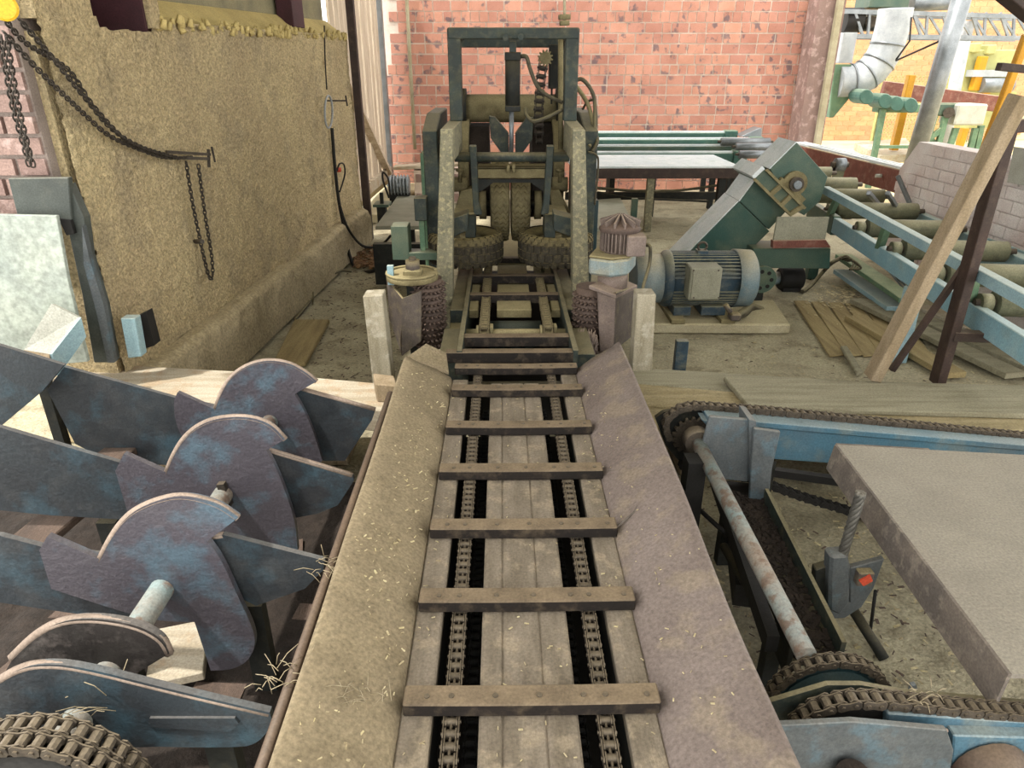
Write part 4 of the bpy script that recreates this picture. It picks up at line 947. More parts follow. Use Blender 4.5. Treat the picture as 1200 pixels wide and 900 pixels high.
fm = thing('far_machine', 'pale yellow-green machine standing across the yard', 'machine', (Yp(1160,110,13.5).x, 13.5, 0))
MB().fb(1128, 58, 1186, 108, 13.5, .5).build('cabinet', 'fence', fm, bev=.02)
MB().fb(1142, 50, 1150, 62, 13.4, .3).build('cap', 'fence', fm, bev=.02); MB().fb(1158, 52, 1168, 64, 13.4, .3).build('cap', 'fence', fm, bev=.02)
MB().fb(1140, 82, 1190, 90, 13.3, .2).build('shelf', 'galv_white', fm); MB().cyl(Yp(1150,100,13.3), Yp(1185,100,13.3), .12, 16).build('tube', 'galv', fm)
MB().fb(1130, 108, 1186, 150, 13.6, .4).build('base', 'fence', fm)
fe = thing('mesh_fence', 'pale wire mesh fence in front of the yard wall', 'fence', (Yp(1090,140,14).x, 14, 0))
wr = MB()
for i in range(30): wr.fb(1030+i*4, 88, 1030.7+i*4, 168, 14, .01)
for j in range(16): wr.fb(1030, 90+j*5, 1150, 90.7+j*5, 14, .01)
wr.build('wire_mesh', 'fence', fe, kind='stuff')
for u in (1030, 1090, 1150): MB().fb(u-1.5, 84, u+1.5, 172, 14, .06).build('post', 'fence', fe)
tag(MB().prism([Zp(1000,176,.3), Zp(1060,170,.3), Zp(1075,190,.3), Zp(1030,192,.3)], (0,0,.12)).build('board_stack', 'wood_pale', bev=.01), 'low stack of pale boards behind the red beam', 'boards')
# ================================================================== LOG KICKERS on the left
def kick(label): return thing('log_kicker', label, 'log kicker', (0,0,0), 'hooked log kickers beside the conveyor')
def soft(pts, closed=True):                     # round off the gentle corners of an outline
    for it in range(2):
        out = []; n = len(pts)
        for i, p in enumerate(pts):
            if not closed and i in (0, n-1): out.append(p); continue
            a, b = Vector(pts[i-1]), Vector(pts[(i+1) % n]); c = Vector(p)
            if (c-a).angle(b-c) < .75: out += [tuple(c.lerp(a, .25)), tuple(c.lerp(b, .25))]
            else: out.append(p)
        pts = out
    return pts
ROWS = [
 (2.30, 'farthest blue hooked log kicker, against the white-lit plank',
  [(75,430),(205,466),(262,478),(262,548),(130,542),(88,520),(55,457)],
  [(340,452),(440,480),(436,492),(416,522),(404,540),(355,540),(330,500)],
  [(203,470),(208,460),(252,480),(260,458),(272,440),(290,428),(312,422),(338,425),(358,436),(371,447),(345,462),(355,478),(367,505),(378,540),(370,546),(260,546),(225,530),(206,500)]),
 (1.83, 'second farthest blue hooked log kicker with bright arched rim',
  [(-90,478),(0,501),(140,542),(200,556),(200,612),(60,604),(0,598),(-90,588)],
  [(305,526),(320,529),(413,557),(415,563),(396,592),(372,602),(340,608),(325,585)],
  [(135,552),(145,532),(195,554),(203,534),(215,514),(232,499),(255,490),(290,488),(318,497),(334,515),(312,528),(322,545),(336,580),(346,612),(349,645),(300,648),(200,622),(150,602)]),
 (1.41, 'blue hooked log kicker with the thick shaft coming out of its face',
  [(-90,615),(0,628),(50,641),(150,655),(170,728),(80,718),(0,706),(-90,698)],
  [(244,630),(262,627),(380,657),(379,668),(357,690),(300,710),(280,700)],
  [(46,645),(55,629),(117,656),(128,634),(141,614),(158,598),(185,586),(215,580),(255,590),(279,607),(243,634),(254,648),(265,668),(280,702),(296,735),(300,755),(291,775),(272,785),(247,786),(228,729),(185,728),(140,716),(60,690)]),
 (1.00, 'nearest dark blue log kicker above the double chain sprocket',
  [(-60,880),(-20,815),(0,797),(20,785),(45,778),(90,780),(200,808),(316,835),(320,848),(304,870),(280,877),(130,874),(0,900)],
  None,
  [(0,800),(15,770),(40,745),(70,728),(110,724),(160,732),(190,748),(198,766),(155,792),(100,830),(30,830)]),
]
shx = Yp(190, 690, 1.38); SX, SZ = shx.x, shx.z
for i, (Y, lab, beam, tail, hook) in enumerate(ROWS):
    k = kick(lab); hb = .015
    cx = Yp(200, 600, Y).x
    k.location = (cx, Y, 0); WO[k.name] = Vector((cx, Y, 0))
    MB().poly(beam if i < 3 else soft(beam), Y, hb).build('beam_plate', 'blue', k)
    if tail: MB().poly(tail, Y+.002, hb).build('tail_plate', 'blue', k)
    yh = Y-.03 if i < 3 else Y+.12
    MB().poly(soft(hook), yh, .018).build('hook_plate', 'blue_hook' if i < 3 else 'hook_dark', k)
    # pale tube painting the sun-bright line along the top of the hook
    if i < 3:
        top = [p for p in hook[2:(10 if i == 0 else 10)]]
        MB().tube([Yp(u, v, yh+.009) for u, v in soft(top, False)], .0096, 6).build('bright_rim', 'edge_pale', k)
        MB().tube([Yp(u, v, Y+.009) for u, v in tail[0:2 if i != 1 else 3]], .009, 6).build('bright_rim', 'edge_pale', k)
    else:
        MB().tube([Yp(u, v, Y+.008) for u, v in soft(beam[2:8], False)], .010, 6).build('bright_rim', 'edge_pale', k); MB().tube([Yp(u, v, yh+.009) for u, v in soft(hook[1:8], False)], .011, 6).build('bright_rim', 'edge_pale', k)
        MB().poly([(175,842),(275,842),(280,848),(270,858),(172,852)], Y-.006, .008).build('stiffener', 'blue', k)
    # cheek ledge behind the beam down to the floor
    for u in ((120, 290) if i < 3 else (60, 250)):
        p = Yp(u, beam[2][1]+75, Y); 
        if p.z > .05: MB().box((p.x-.03, p.x+.03), (Y+.016, Y+.05), (0, p.z)).build('stand', 'machine_dark', k)
ef = MB().poly([(-90,382),(0,405),(75,428),(50,458),(0,500),(-90,505)], 2.2, .015)
tag(ef.build('deflector_plate', 'blue'), 'dark bluish deflector plate at the left edge near the white sheet', 'plate')
sh = thing('kicker_shaft', 'thick steel shaft running through the hooked log kickers', 'shaft', (SX, 1.7, 0))
MB().cyl((SX, .6, SZ), (SX, 2.6, SZ), .029, 20).build('shaft', 'rust_pipe', sh)
for y in (1.86, 2.34): MB().cyl((SX, y, SZ), (SX, y+.05, SZ), .05, 18).build('collar', 'blue_hook', sh)
MB().bar(Yp(259, 566, 1.79), Yp(268, 592, 1.79), .022, .02, (0,1,0)).build('lock_key', 'chain_dark', sh)
for y in (.75, 2.5): MB().box((SX-.04, SX+.04), (y-.03, y+.03), (0, SZ-.02)).build('pedestal', 'machine_dark', sh)
# sprocket with duplex chain
sc = Yp(52, 948, .84)
sp = thing('double_sprocket', 'large dark sprocket wrapped by a double roller chain, bottom left', 'sprocket', (sc.x, .86, 0))
g = MB(); gear(g, sc+Vector((0,-.005,0)), .158, 34, .012); gear(g, sc+Vector((0,.033,0)), .158, 34, .012); g.build('sprocket_disc', 'chain_dark', sp)
MB().lathe([(.0,-.02),(.125,-.02),(.135,-.012),(.15,-.01)], sc, (0,1,0), 40).build('face_plate', 'black', sp)
roller_chain(circ(sc+Vector((0,.02,0)), .168, 185, -8, 90), .026, .034, .024, (0,1,0), sp, 'chain', 'double_chain', strands=2)
MB().box((sc.x-.04, sc.x+.04), (.88, .95), (0, sc.z-.05)).build('pedestal', 'machine_dark', sp)
# cobweb-like dried fibres
def fibres(name, c, n, r, label):
    mb = MB()
    for i in range(n):
        p = c+Vector((random.uniform(-r,r), random.uniform(-r,r)*.6, random.uniform(-r,r)*.2)); d = Vector((random.uniform(-1,1), random.uniform(-.5,.5), random.uniform(-.3,.25))).normalized()*random.uniform(.3,1.1)*r
        mb.tube([p, p+d*.5+Vector((0,0,.12*r)), p+d], .0009, 4)
    return tag(mb.build(name, 'fibre', kind='stuff'), label, 'fibres')
fibres('dried_fibres', Vector((-.43, 1.05, .47)), 26, .06, 'dry fibres caught on the conveyor edge near the nearest kicker')
fibres('dried_fibres', Vector((-.45, 1.40, .47)), 22, .05, 'dry fibres caught on the conveyor edge by the shaft kicker')
fibres('dried_fibres', Zp(428, 812, .47), 16, .05, 'small tangle of dry twigs on the left conveyor plate')
fibres('dried_fibres', Yp(90, 825, .98), 18, .07, 'pale fibres hanging over the double chain sprocket')
# rod along the conveyor edge
er = thing('edge_rod', 'dark round rod running under the left conveyor edge', 'rod', (-.45, 1.6, 0))
MB().cyl((-.437, .5, .455), (-.437, 2.45, .44), .013, 10).build('rod', 'brown_steel', er)
for y in (.7, 1.5, 2.35): MB().box((-.445, -.43), (y-.01, y+.01), (0, .445)).build('stand', 'machine_dark', er)
# cross boards between kicker rows
tag(MB().bar(Zp(172,505,.28), Zp(120,545,.28), .12, .03).build('cross_board', 'wood_brown', bev=.004), 'dark worn board between the two farthest log kickers', 'board', 'worn boards between the kickers')
tag(MB().bar(Zp(100,582,.26), Zp(30,640,.26), .13, .03).build('cross_board', 'wood_brown', bev=.004), 'dark worn board at the left edge between the second and third kickers', 'board', 'worn boards between the kickers')
tag(MB().bar(Zp(215,735,.05), Zp(205,800,.05), .15, .03).build('lit_patch_board', 'wood_pale', bev=.003), 'pale board standing in for the sunlit patch of floor below the hook notch', 'board')  # a lit patch of floor, drawn as a pale board
# dark brown sheet painting the shade on the floor below the kickers
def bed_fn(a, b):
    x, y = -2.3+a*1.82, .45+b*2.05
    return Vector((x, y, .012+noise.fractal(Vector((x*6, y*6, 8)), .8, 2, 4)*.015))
tag(grid('b', bed_fn, 70, 80, 'bark').build('shade_bed', 'bark', kind='stuff', fix=False), 'dark brown sheet standing in for the shade on the floor under the log kickers', 'bark')
bd_ = MB(); vs = []
for i in range(30):
    p = (random.uniform(-1.6,-.5), random.uniform(.9,2.4)); bd_.bar((p[0],p[1],.01), (p[0]+random.uniform(-.2,.2),p[1]+random.uniform(-.2,.2),.012), random.uniform(.02,.06), .012)
tag(bd_.build('bark_litter', 'wood_brown', kind='stuff'), 'dark bark litter scattered below the log kickers', 'litter')

# ================================================================== TIMBERS
def timber(name, pix, Z, th, mat, label, cat='timber', group=None):
    return tag(MB().prism([Zp(u, v, Z) for u, v in pix], (0,0,-th)).build(name, mat, bev=.005), label, cat, group)
timber('sill_timber', [(60,423),(300,436),(455,450),(458,482),(380,474),(250,478),(60,470)], .36, .10, 'wood_pale', 'pale sunlit sill timber behind the farthest log kicker')
timber('wood_block', [(437,437),(462,440),(466,452),(440,450)], .44, .08, 'wood', 'small wood block at the end of the sill timber', 'block')
timber('sill_timber', [(738,430),(1000,446),(1230,452),(1230,478),(1000,470),(742,448)], .24, .10, 'wood_grey', 'farthest grey sill timber right of the conveyor')
timber('sill_timber', [(742,449),(1000,471),(1230,485),(1230,506),(1000,492),(748,474)], .25, .10, 'wood_x', 'middle tan sill timber right of the conveyor')
timber('sill_timber', [(748,475),(1000,493),(1230,508),(1230,528),(1000,516),(752,500)], .24, .10, 'wood_x', 'nearest tan sill timber running behind the blue chain beam')
timber('loose_plank', [(848,441),(1000,447),(1230,457),(1230,486),(1000,480),(875,473)], .275, .025, 'wood_grey', 'loose grey plank lying on the right sill timbers', 'plank')
for x, nm in ((.75, 'leftmost'), (1.5, 'middle'), (2.2, 'rightmost')): tag(MB().box((x, x+.12), (2.55, 2.95), (0, .14)).build('bearer_block', 'wood', bev=.004), nm+' of three timber bearer blocks under the right sill timbers', 'block', 'bearer blocks under the right sill')
for x, nm in ((-1.5, 'left'), (-.8, 'right')): tag(MB().box((x, x+.12), (2.65, 2.85), (0, .26)).build('bearer_block', 'wood', bev=.004), nm+' of two timber bearer blocks under the sunlit sill timber', 'block', 'bearer blocks under the left sill')
timber('loose_plank', [(345,374),(386,374),(358,424),(318,428)], .035, .03, 'wood_y', 'short loose plank on the floor along the crusted wall', 'plank')
timber('loose_plank', [(985,405),(993,405),(1012,435),(1004,437)], .03, .025, 'wood_grey', 'narrow strip of wood on the floor near the timber brace foot', 'plank')
for i in range(6):
    u = 930+i*20; timber('floor_board', [(u,352+i*1),(u+17,352+i*1),(u+62,415),(u+42,417)], .012, .012, 'wood_y', ['leftmost', 'second', 'third', 'fourth', 'fifth', 'rightmost'][i]+' of the dusty floor boards left of the timber brace', 'floor board', 'dusty floor boards')

# ================================================================== BLUE CHAIN BEAM, far right
cb = thing('chain_transfer_beam', 'blue chain transfer beam running right from the conveyor, far one', 'conveyor beam', (1.6, 2.2, 0))
yb_ = 2.16
bz = Yp(900, 497, yb_).z
MB().poly([(822,492),(1000,508),(1240,530),(1240,556),(1000,545),(860,535)], yb_, .06).build('beam_web', 'blue_bright', cb, bev=.003)
MB().poly([(830,489),(1000,504),(1240,525),(1240,532),(1000,511),(830,496)], yb_-.012, .10).build('chain_track', 'blue_bright', cb, bev=.003)
roller_chain([Yp(u, v, yb_+.06) for u, v in [(784,512),(779,500),(783,488),(795,479),(812,475)]]+[Yp(u, v, yb_+.06) for u, v in [(900,481),(1000,491),(1240,515)]], .028, .032, .026, (0,1,0), cb, 'chain', 'top_chain')
roller_chain([Yp(u, v, yb_+.06) for u, v in [(800,545),(880,560),(940,582),(1040,612),(1100,618)]], .034, .032, .03, (0,1,0), cb, 'black', 'slack_chain')
MB().bar(Yp(850,545,yb_+.12), Yp(1100,580,yb_+.12), .03, .03).build('lower_rail', 'black', cb)
g = MB(); gear(g, Yp(812,512,yb_+.06), .075, 18, .015); g.build('sprocket', 'chain', cb)
MB().poly([(768,490),(778,483),(808,478),(830,482),(835,500),(825,540),(800,545),(780,522)], yb_+.09, .02).build('end_cheek', 'machine_dark', cb)
MB().poly([(832,488),(880,492),(882,520),(876,565),(832,560),(822,525)], yb_-.10, .015).build('bracket_plate', 'steel_dark', cb, bev=.003)
MB().poly([(884,502),(915,506),(905,550),(898,608),(878,590),(880,545)], yb_-.13, .015).build('bracket_plate', 'steel_dark', cb, bev=.003)
MB().poly([(878,492),(886,494),(886,530),(878,565)], yb_-.115, .11).build('bracket_rib', 'steel_dark', cb)
for x in (.95, 1.9): MB().box((x-.03, x+.03), (yb_+.0, yb_+.06), (0, .3)).build('leg', 'machine_dark', cb)
# drive shaft
s0, s1 = Yp(817,517,2.1), Yp(945,768,1.2)
dsf = thing('drive_shaft', 'pale blue rusty drive shaft joining the two right chain beams', 'shaft', ((s0.x+s1.x)/2, 1.65, 0))
MB().cyl(s0, s1, .024, 18).build('shaft', 'rust_pipe', dsf)
MB().cyl(s0+Vector((0,-.02,0)), s0+Vector((0,.03,0)), .045, 18).build('collar', 'chain', dsf)
# trough channel under the shaft
ch = thing('dirt_channel', 'dark steel channel filled with brown dirt beside the drive shaft', 'channel', (.85, 1.7, 0))
def chq(z): return [Zp(u, v, z) for u, v in ((845,575),(895,585),(985,770),(925,775))]
q = chq(.22)
MB().prism(q, (0,0,-.02)).build('channel_floor', 'machine_dark', ch)
MB().bar(q[1], q[2], .012, .10).build('channel_wall', 'machine', ch); MB().bar(q[0], q[3], .012, .10).build('channel_wall', 'machine_dark', ch)
dm = MB()
for i in range(900):
    a, b = random.random(), random.random(); p = q[0].lerp(q[3], a).lerp(q[1].lerp(q[2], a), .12+.8*b); r = random.uniform(.003, .009); t = random.uniform(0, 6.28)
    dm.bar(p-Vector((math.cos(t)*r*1.6, math.sin(t)*r*1.6, .002)), p+Vector((math.cos(t)*r*1.6, math.sin(t)*r*1.6, r)), r*1.5, r)
dm.build('dirt', 'bark', ch, kind='stuff')
for a in (.15, .85):
    p = q[0].lerp(q[3], a); MB().box((p.x-.02, p.x+.02), (p.y-.02, p.y+.02), (0, .2)).build('leg', 'machine_dark', ch)
# dark frame members in the gap beside the conveyor
gf = thing('gap_frame', 'black steel framework in the gap beside the right conveyor plate', 'frame', (.62, 1.9, 0))
MB().bar(Zp(838,560,.3), Zp(905,755,.3), .03, .05).build('long_bar', 'black', gf)
MB().bar(Zp(862,575,.12), Zp(880,700,.12), .10, .08).build('rear_box', 'black', gf)
MB().cyl(Zp(848,640,.25), Zp(905,735,.25), .014, 10).build('lever_rod', 'machine_dark', gf)
MB().cyl(Zp(893,712,.25), Zp(901,732,.25), .02, 8).build('lever_knuckle', 'machine_dark', gf)
MB().box((.60,.66), (1.95, 2.02), (0,.42)).build('upright', 'black', gf)
MB().cyl(Zp(812,590,.2), Zp(850,625,.2), .008, 8).build('cable', 'black', gf)
# big grey plate
pz = .46
gp = thing('steel_deck_plate', 'big flat grey steel deck plate with dented edge on the right', 'plate', (1.6, 1.6, 0))
P4 = [Zp(981,521,pz), Zp(1090,527,pz), Zp(1420,545,pz), Zp(1500,790,pz), Zp(1186,790,pz)]
MB().prism(P4, (0,0,-.012)).build('top_sheet', 'plate_grey', gp)
e0, e1 = P4[0], P4[4]
MB().prism([e0, e1, e1+Vector((-.004,0,-.10)), e0+Vector((-.012,0,-.09))], (-.008,0,0)).build('folded_edge', 'plate_edge', gp)
MB().prism([e0, P4[1], P4[1]+Vector((0,0,-.06)), e0+Vector((-.01,0,-.09))], (0,.01,0)).build('folded_edge', 'plate_edge', gp)
for k in (.3, .7):
    p = P4[1].lerp(P4[3], k)+Vector((.25, 0, 0)); MB().box((p.x-.03, p.x+.03), (p.y-.03, p.y+.03), (0, pz-.012)).build('leg', 'machine_dark', gp)
# wire rope clamp
wc = thing('wire_rope_clamp', 'steel rope stub held in a dark pivoting clamp with red mark', 'rope clamp', Zp(990,735,0))
ra_, rb_ = Yp(1009,577,1.62), Yp(986,655,1.62)
core = MB()
for k in range(5):
    pts = []
    for i in range(22):
        t = i/21; a = 2*math.pi*(k/5+t*2.2); d = (rb_-ra_).normalized(); x = d.orthogonal().normalized(); y = d.cross(x); pts.append(ra_.lerp(rb_, t)+(x*math.cos(a)+y*math.sin(a))*.008)
    core.tube(pts, .0075, 6)
core.build('wire_rope', 'rope', wc)
MB().cyl(ra_, ra_.lerp(rb_, .06), .013, 10).build('rope_end', 'rope', wc)
MB().poly([(974,652),(994,651),(998,668),(996,708),(985,722),(972,716),(972,680)], 1.60, .05).build('clamp_socket', 'steel_dark', wc, bev=.008)
MB().poly([(956,668),(974,662),(974,715),(965,727),(953,705)], 1.63, .03).build('clamp_wing', 'machine_dark', wc, bev=.003)
MB().poly([(996,666),(1037,655),(1024,690),(1010,712),(990,725),(968,726),(975,712),(996,706)], 1.61, .02).build('clamp_plate', 'steel_dark', wc, bev=.003)
MB().fb(1006, 672, 1024, 688, 1.585, .03).build('pin_block', 'guard', wc, bev=.004)
MB().poly([(1007,681),(1020,674),(1023,681),(1012,687)], 1.58, .006).build('red_mark', 'red_mark', wc)
MB().cyl(Yp(1000,715,1.63), Zp(1036,772,.0), .016, 12).build('foot_pipe', 'machine_dark', wc)
MB().cyl(Yp(1026,692,1.62), Yp(1020,738,1.62), .005, 6).build('thin_rod', 'black', wc)
# near chain beam, bottom right
nb = thing('chain_transfer_beam', 'near blue chain transfer beam with sprocket at the bottom right', 'conveyor beam', (1.1, 1.05, 0))
c1 = Yp(967, 826, 1.18)
g = MB(); gear(g, c1+Vector((0,-.007,0)), .134, 30, .014, .01); g.build('sprocket', 'teal_dark', nb)
roller_chain(circ(c1, .142, 200, -5, 80), .026, .03, .022, (0,1,0), nb, 'chain', 'drive_chain')
MB().lathe([(0,-.03),(.085,-.03),(.10,-.02),(.122,-.014)], c1, (0,1,0), 40).build('sprocket_face', 'teal_dark', nb)
MB().poly([(893,826),(930,815),(970,803),(1010,803),(1060,812),(1240,828),(1240,850),(1060,850),(900,850)], 1.07, .012).build('rear_cheek', 'machine', nb)
MB().tube([Yp(u, v, 1.076) for u, v in [(893,826),(930,815),(970,803),(1010,803),(1060,812),(1240,828)]], .006, 6).build('cheek_rim', 'edge_pale', nb)
c2 = Yp(998, 945, 1.02)
path = [Yp(u, v, 1.03) for u, v in [(925,856),(938,842),(955,830),(975,823),(1000,819),(1040,820),(1100,826),(1160,832),(1250,838)]]
roller_chain(path, .026, .034, .024, (0,1,0), nb, 'chain', 'top_chain')
MB().poly([(932,862),(950,845),(970,834),(1000,829),(1060,834),(1060,870),(940,872)], 1.03, .012).build('chain_wheel', 'black', nb)
MB().poly([(1040,836),(1250,850),(1250,872),(1040,860)], 1.01, .05).build('chain_track', 'blue_bright', nb, bev=.003)
MB().poly([(905,851),(1000,846),(1110,856),(1118,880),(1105,960),(960,960),(925,880)], .97, .014).build('front_cheek', 'steel_dark', nb, bev=.002)
MB().tube([Yp(u, v, .976) for u, v in [(905,851),(1000,846),(1110,856)]], .004, 6).build('cheek_rim', 'edge_pale', nb)
MB().poly([(1118,862),(1250,866),(1250,960),(1110,960)], .985, .05).build('beam_web', 'blue_bright', nb, bev=.003)
MB().cyl(Yp(1000,912,.93), Yp(1000,912,.97), .035, 16).build('shaft_end', 'bark', nb)
MB().lathe([(0,-.05),(.03,-.05),(.045,-.03),(.075,.0),(.08,.03)], Yp(1168,918,.95), (0,1,0), 20).build('bearing_hub', 'brown_steel', nb)
for u in (1065, 1160): MB().poly([(u,818),(u+4,804),(u+9,803),(u+14,822)], 1.08, .01).build('lug', 'galv', nb)
for x in (.75, 1.3): MB().box((x-.03, x+.03), (1.0, 1.06), (0, .22)).build('leg', 'machine_dark', nb)
fibres('dried_fibres', Yp(1085, 815, 1.03), 18, .03, 'pale fibres caught on the bottom right chain')

# ================================================================== LEFT CORNER
colm = thing('steel_column', 'dark grey steel column with horizontal arm at the near end of the wall', 'column', (-1.9, 2.75, 0))
MB().poly([(80,215),(98,255),(104,300),(122,360),(134,425),(110,425),(96,345),(78,262)], 2.74, .05).build('column_web', 'column', colm, bev=.003)
MB().poly([(9,209),(80,208),(84,262),(20,252)], 2.72, .03).build('arm_plate', 'column', colm, bev=.003)
MB().poly([(96,265),(104,300),(122,360),(134,425),(126,425),(112,362),(98,310)], 2.715, .03).build('flange', 'steel_dark', colm)
MB().poly([(68,256),(82,258),(87,274),(78,276)], 2.71, .02).build('hook', 'black', colm)
tag(MB().poly([(-70,250),(66,253),(80,330),(103,424),(-70,440)], 2.66, .02).build('metal_sheet', 'sheet', bev=.002), 'pale flat metal sheet glaring at the left edge', 'sheet')
cht = thing('sheet_chute', 'small folded sheet chute in front of the glaring panel', 'chute', Yp(60,420,2.55))
a, b, c, d = Yp(60,356,2.6), Yp(92,372,2.6), Yp(58,415,2.5), Yp(28,410,2.5)
MB().prism([a, b, c, d], (0,.02,-.006)).build('chute_floor', 'white_box', cht)
MB().prism([b, c, c+Vector((0,0,-.09)), b+Vector((0,0,-.08))], (.01,0,0)).build('chute_side', 'blue_light', cht)
MB().prism([d, c, c+Vector((.0,-.03,-.06)), d+Vector((0,-.03,-.06))], (0,.01,0)).build('chute_lip', 'wood', cht)
MB().box((c.x-.1, c.x-.06), (c.y+.02, c.y+.06), (0, c.z-.03)).build('stand', 'machine_dark', cht)
ob = thing('switch_box', 'pale blue open box with black hole on the crusted wall foot', 'box', Yp(155,420,2.8))
MB().poly([(141,373),(158,373),(166,418),(150,420)], 2.74, .05).build('box_face', 'blue_light', ob, bev=.003)
MB().poly([(157,373),(171,366),(181,405),(166,410)], 2.84, .06).build('box_hole', 'black', ob)
tag(MB().cyl(Yp(4,8,2.2), Yp(4,8,2.26), .036, 28).build('hoist_body', 'hoist_yellow', bev=.006), 'yellow chain hoist body in the top left corner', 'hoist')
def wpt(u, v, off=.05):                       # viewed point on the left wall plane
    d = ray(u, v); o = Vector((0,0,CH)); return o + d*((W0+WN*off-o).dot(WN)/d.dot(WN))
def chain_thing(pts, label, pitch=.019, r=.0032): return tag(round_chain(spline(pts, 10), pitch, r, 'hanging_chain', 'chain_dark'), label, 'chain', 'hanging lifting chains')
chain_thing([Yp(4,20,2.5), wpt(30,50,.1), wpt(80,82), wpt(110,125), wpt(150,166), wpt(190,184), wpt(225,184)], 'upper chain swagging from the hoist to the wall hook')
chain_thing([wpt(22,22,.12), wpt(60,66,.1), wpt(100,115,.08), wpt(130,150,.07), wpt(165,172,.07), wpt(212,186,.06)], 'double chain lying against the upper swagging chain')
chain_thing([Yp(5,38,2.5), wpt(45,82,.1), wpt(100,135), wpt(130,160), wpt(170,178)], 'lower chain swagging below the upper ones to the wall hook')
chain_thing([Yp(1,42,2.55), Yp(14,120,2.58), Yp(28,170,2.6), Yp(36,200,2.6)], 'outer strand of chain hanging over the brick pier')
chain_thing([Yp(7,42,2.53), Yp(20,118,2.56), Yp(32,170,2.58), Yp(40,198,2.58)], 'inner strand of chain hanging over the brick pier')
chain_thing([wpt(218,190), wpt(228,250), wpt(243,318), wpt(249,325), wpt(248,300), wpt(240,250), wpt(232,190)], 'loop of chain hanging from the wall hook')
wh = thing('wall_hook', 'rusty T-shaped hook bar sticking out of the crusted wall', 'hook', wpt(220,184,.0))
MB().bar(wpt(195,178,.03), wpt(246,181,.10), .014, .014).build('bar', 'chain', wh); MB().bar(wpt(210,185,.03), wpt(244,186,.10), .014, .014).build('bar', 'chain', wh)
MB().bar(wpt(244,175,.10), wpt(245,196,.10), .012, .012, (0,1,0)).build('cross_bar', 'chain_dark', wh); MB().bar(wpt(248,172,.11), wpt(252,190,.11), .008, .008, (0,1,0)).build('pin', 'chain_dark', wh)
tag(MB().cyl(wpt(227,283,.0), wpt(237,283,.08), .012, 8).build('wall_peg', 'chain'), 'short peg in the wall beside the chain loop', 'peg')
# hose loop and hook, cables
h2 = thing('wall_hook', 'small steel hook holding a ring on the far part of the wall', 'hook', wpt(395,118,.0))
MB().bar(wpt(383,118,.0), wpt(406,118,.14), .012, .012).build('bar', 'chain', h2); MB().bar(wpt(405,112,.14), wpt(407,124,.14), .012, .012, (0,1,0)).build('cross_bar', 'chain', h2)
tag(MB().tube([wpt(385+4.5*math.cos(t*.3142), 131+19*math.sin(t*.3142), .08) for t in range(21)], .008, 8).build('cable_ring', 'galv_white'), 'pale oval cable ring hanging on the small wall hook', 'ring')
tag(MB().tube(spline([wpt(380,30,.02), wpt(381,70,.02), wpt(383,105,.02)], 6), .006, 6).build('wall_cable', 'black'), 'thin black cable running down the wall to the small hook', 'cable')
tag(MB().tube(spline([wpt(389,150,.03), wpt(392,190,.03), wpt(397,235,.03), wpt(405,275,.06), wpt(410,300,.12), wpt(420,318,.2), Zp(445,315,.06), Zp(462,298,.1)], 8), .014, 8).build('power_cable', 'black'), 'thick black cable drooping from wall to floor by the machine', 'cable')
tag(MB().tube(spline([wpt(398,240,.05), wpt(408,268,.1), Zp(425,288,.12), Zp(445,288,.10), Zp(458,276,.2)], 8), .011, 8).build('power_cable', 'black'), 'second black cable looping toward the green foot box', 'cable')
tag(MB().tube(spline([wpt(398,225,.04), wpt(404,205,.06), wpt(403,193,.06), wpt(398,192,.05), wpt(395,200,.04)], 8), .007, 6).build('small_cable', 'black'), 'short looped cable at the red wall plug', 'cable')
tag(MB().cyl(wpt(394,199,.02), wpt(399,199,.05), .02, 12).build('wall_plug', 'red_mark'), 'small red plug on the far part of the crusted wall', 'plug')
tag(MB().tube(spline([Zp(345,375,.02), Zp(362,355,.02), Zp(378,330,.03), Zp(398,318,.04), Zp(412,318,.03)], 8), .010, 8).build('floor_cable', 'hose'), 'dusty cable snaking along the floor below the wall', 'cable')
tag(MB().tube([wpt(367,342,.13), wpt(366,375,.13)], .006, 6).build('small_cable', 'hose'), 'short vertical cable end hanging at the kerb', 'cable')
# leaf pile
lf = MB()
for i in range(260):
    p = Zp(438+random.uniform(-22,22), 301+random.uniform(-12,12), .012+random.random()*.03); d = Vector((random.uniform(-1,1), random.uniform(-1,1), random.uniform(-.3,.4))).normalized(); lf.bar(p-d*.025, p+d*.025, .03, .003)
tag(lf.build('leaf_pile', 'leaf', kind='stuff'), 'heap of brown dry leaves and bark by the wall corner', 'leaves')
# grey bench left of the machine
be = thing('steel_bench', 'low grey steel bench left of the tyre machine', 'bench', (-.85, 6.0, 0))
MB().prism([Zp(440,265,.40), Zp(493,265,.40), Zp(496,229,.40), Zp(466,229,.40)], (0,0,-.03)).build('bench_top', 'label_box', be, bev=.003)
MB().box((-1.0,-.5), (5.35, 5.42), (.02, .34)).build('front_panel', 'machine_dark', be)
for x in (-.85,-.6): MB().box((x-.03,x+.03), (6.5,6.56), (0,.37)).build('leg', 'machine_dark', be)
va = thing('bench_vice', 'small dark stand with handle beside the grey bench', 'stand', Zp(446,260,0))
MB().fb(437, 240, 455, 243, 6.3, .2).build('top_plate', 'green', va); MB().fb(442, 243, 452, 262, 6.35, .1).build('column', 'machine_dark', va); MB().fb(445, 226, 449, 240, 6.35, .03).build('handle', 'machine_dark', va)
pm_ = thing('pump_motor', 'small pale ribbed motor with a looped cable behind the bench', 'motor', Zp(468,235,0))
pc = Yp(468, 217, 7.2)
MB().cyl(pc-Vector((.1,0,0)), pc+Vector((.1,0,0)), .085, 20).build('motor_body', 'galv', pm_)
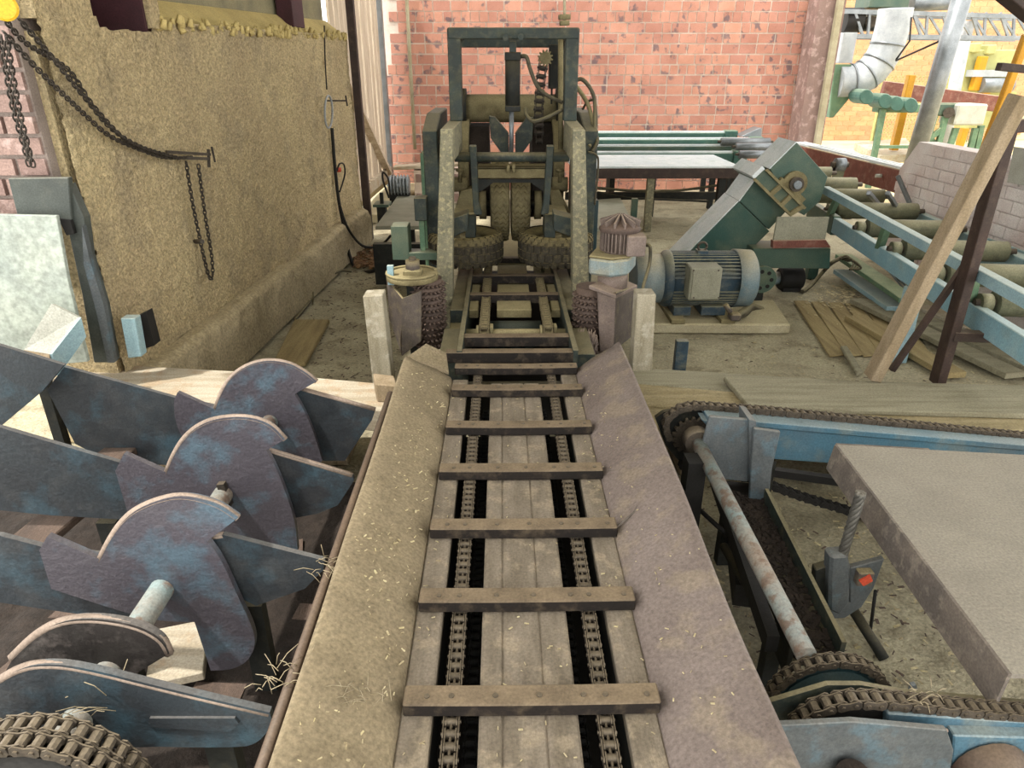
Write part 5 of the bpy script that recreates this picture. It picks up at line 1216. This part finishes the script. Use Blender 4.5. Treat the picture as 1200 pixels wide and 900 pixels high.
for k in range(6): MB().cyl(pc+Vector((-.08+k*.032,0,0)), pc+Vector((-.07+k*.032,0,0)), .1, 20).build('cooling_rib', 'galv_white', pm_)
MB().box((pc.x-.1,pc.x+.1), (7.15,7.25), (0, pc.z-.07)).build('stand', 'machine_dark', pm_)
MB().tube(spline([Yp(457,228,7.1), Yp(455,210,7.1), Yp(449,202,7.1), Yp(449,212,7.1), Yp(456,232,7.1)], 8), .01, 6).build('cable', 'black', pm_)

# ================================================================== loose chips
def scatter(fn, n, smin, smax, name, mat, label):
    mb = MB()
    for i in range(n):
        p = fn()
        if p is None: continue
        a = random.uniform(0, 6.283); l = random.uniform(smin, smax); d = Vector((math.cos(a), math.sin(a), random.uniform(-.15,.15)))*l; mb.bar(p-d, p+d, l*random.uniform(.3,.8), .002)
    return tag(mb.build(name, mat, kind='stuff', fix=False), label, 'wood chips')
def on_left():
    t = random.random(); return Vector((-.225-.17*t, random.uniform(.6, 2.6), ZD+.012+.088*t))
def on_right():
    t = random.random(); return Vector((.32+.17*t, random.uniform(.6, 2.7), ZD+.012+.088*t))
def on_deck(): return Vector((random.choice([random.uniform(-.21,-.155), random.uniform(-.05,.145), random.uniform(.25,.31)]), random.uniform(.6,2.6), ZD-.009))
def on_floor():
    p = Zp(random.uniform(740,1190), random.uniform(395,800), .004); return p if p.y < 5 else None
def on_floor2():
    a = random.uniform(3.3, 6.5); return Vector((random.uniform(-1.35,-.6), a, .004))
scatter(on_left, 260, .0015, .007, 'wood_chips', 'chips', 'fine wood chips sprinkled on the left conveyor plate')
scatter(on_right, 90, .0015, .005, 'wood_chips', 'chips', 'sparse wood chips on the right conveyor plate')
scatter(on_deck, 160, .0015, .006, 'wood_chips', 'chips', 'wood chips on the conveyor deck boards')
scatter(on_floor, 900, .003, .012, 'wood_chips', 'chips', 'wood chips strewn over the floor right of the conveyor')
scatter(on_floor, 500, .003, .012, 'bark_chips', 'wood_brown', 'dark bark bits strewn over the floor right of the conveyor')
scatter(on_floor2, 700, .004, .014, 'bark_chips', 'wood_brown', 'dark bark bits strewn along the floor beside the crusted wall')
scatter(lambda: Zp(random.gauss(990,22), random.gauss(345,10), .02), 300, .006, .018, 'wood_chips', 'chips', 'heap of shavings at the green conveyor leg')
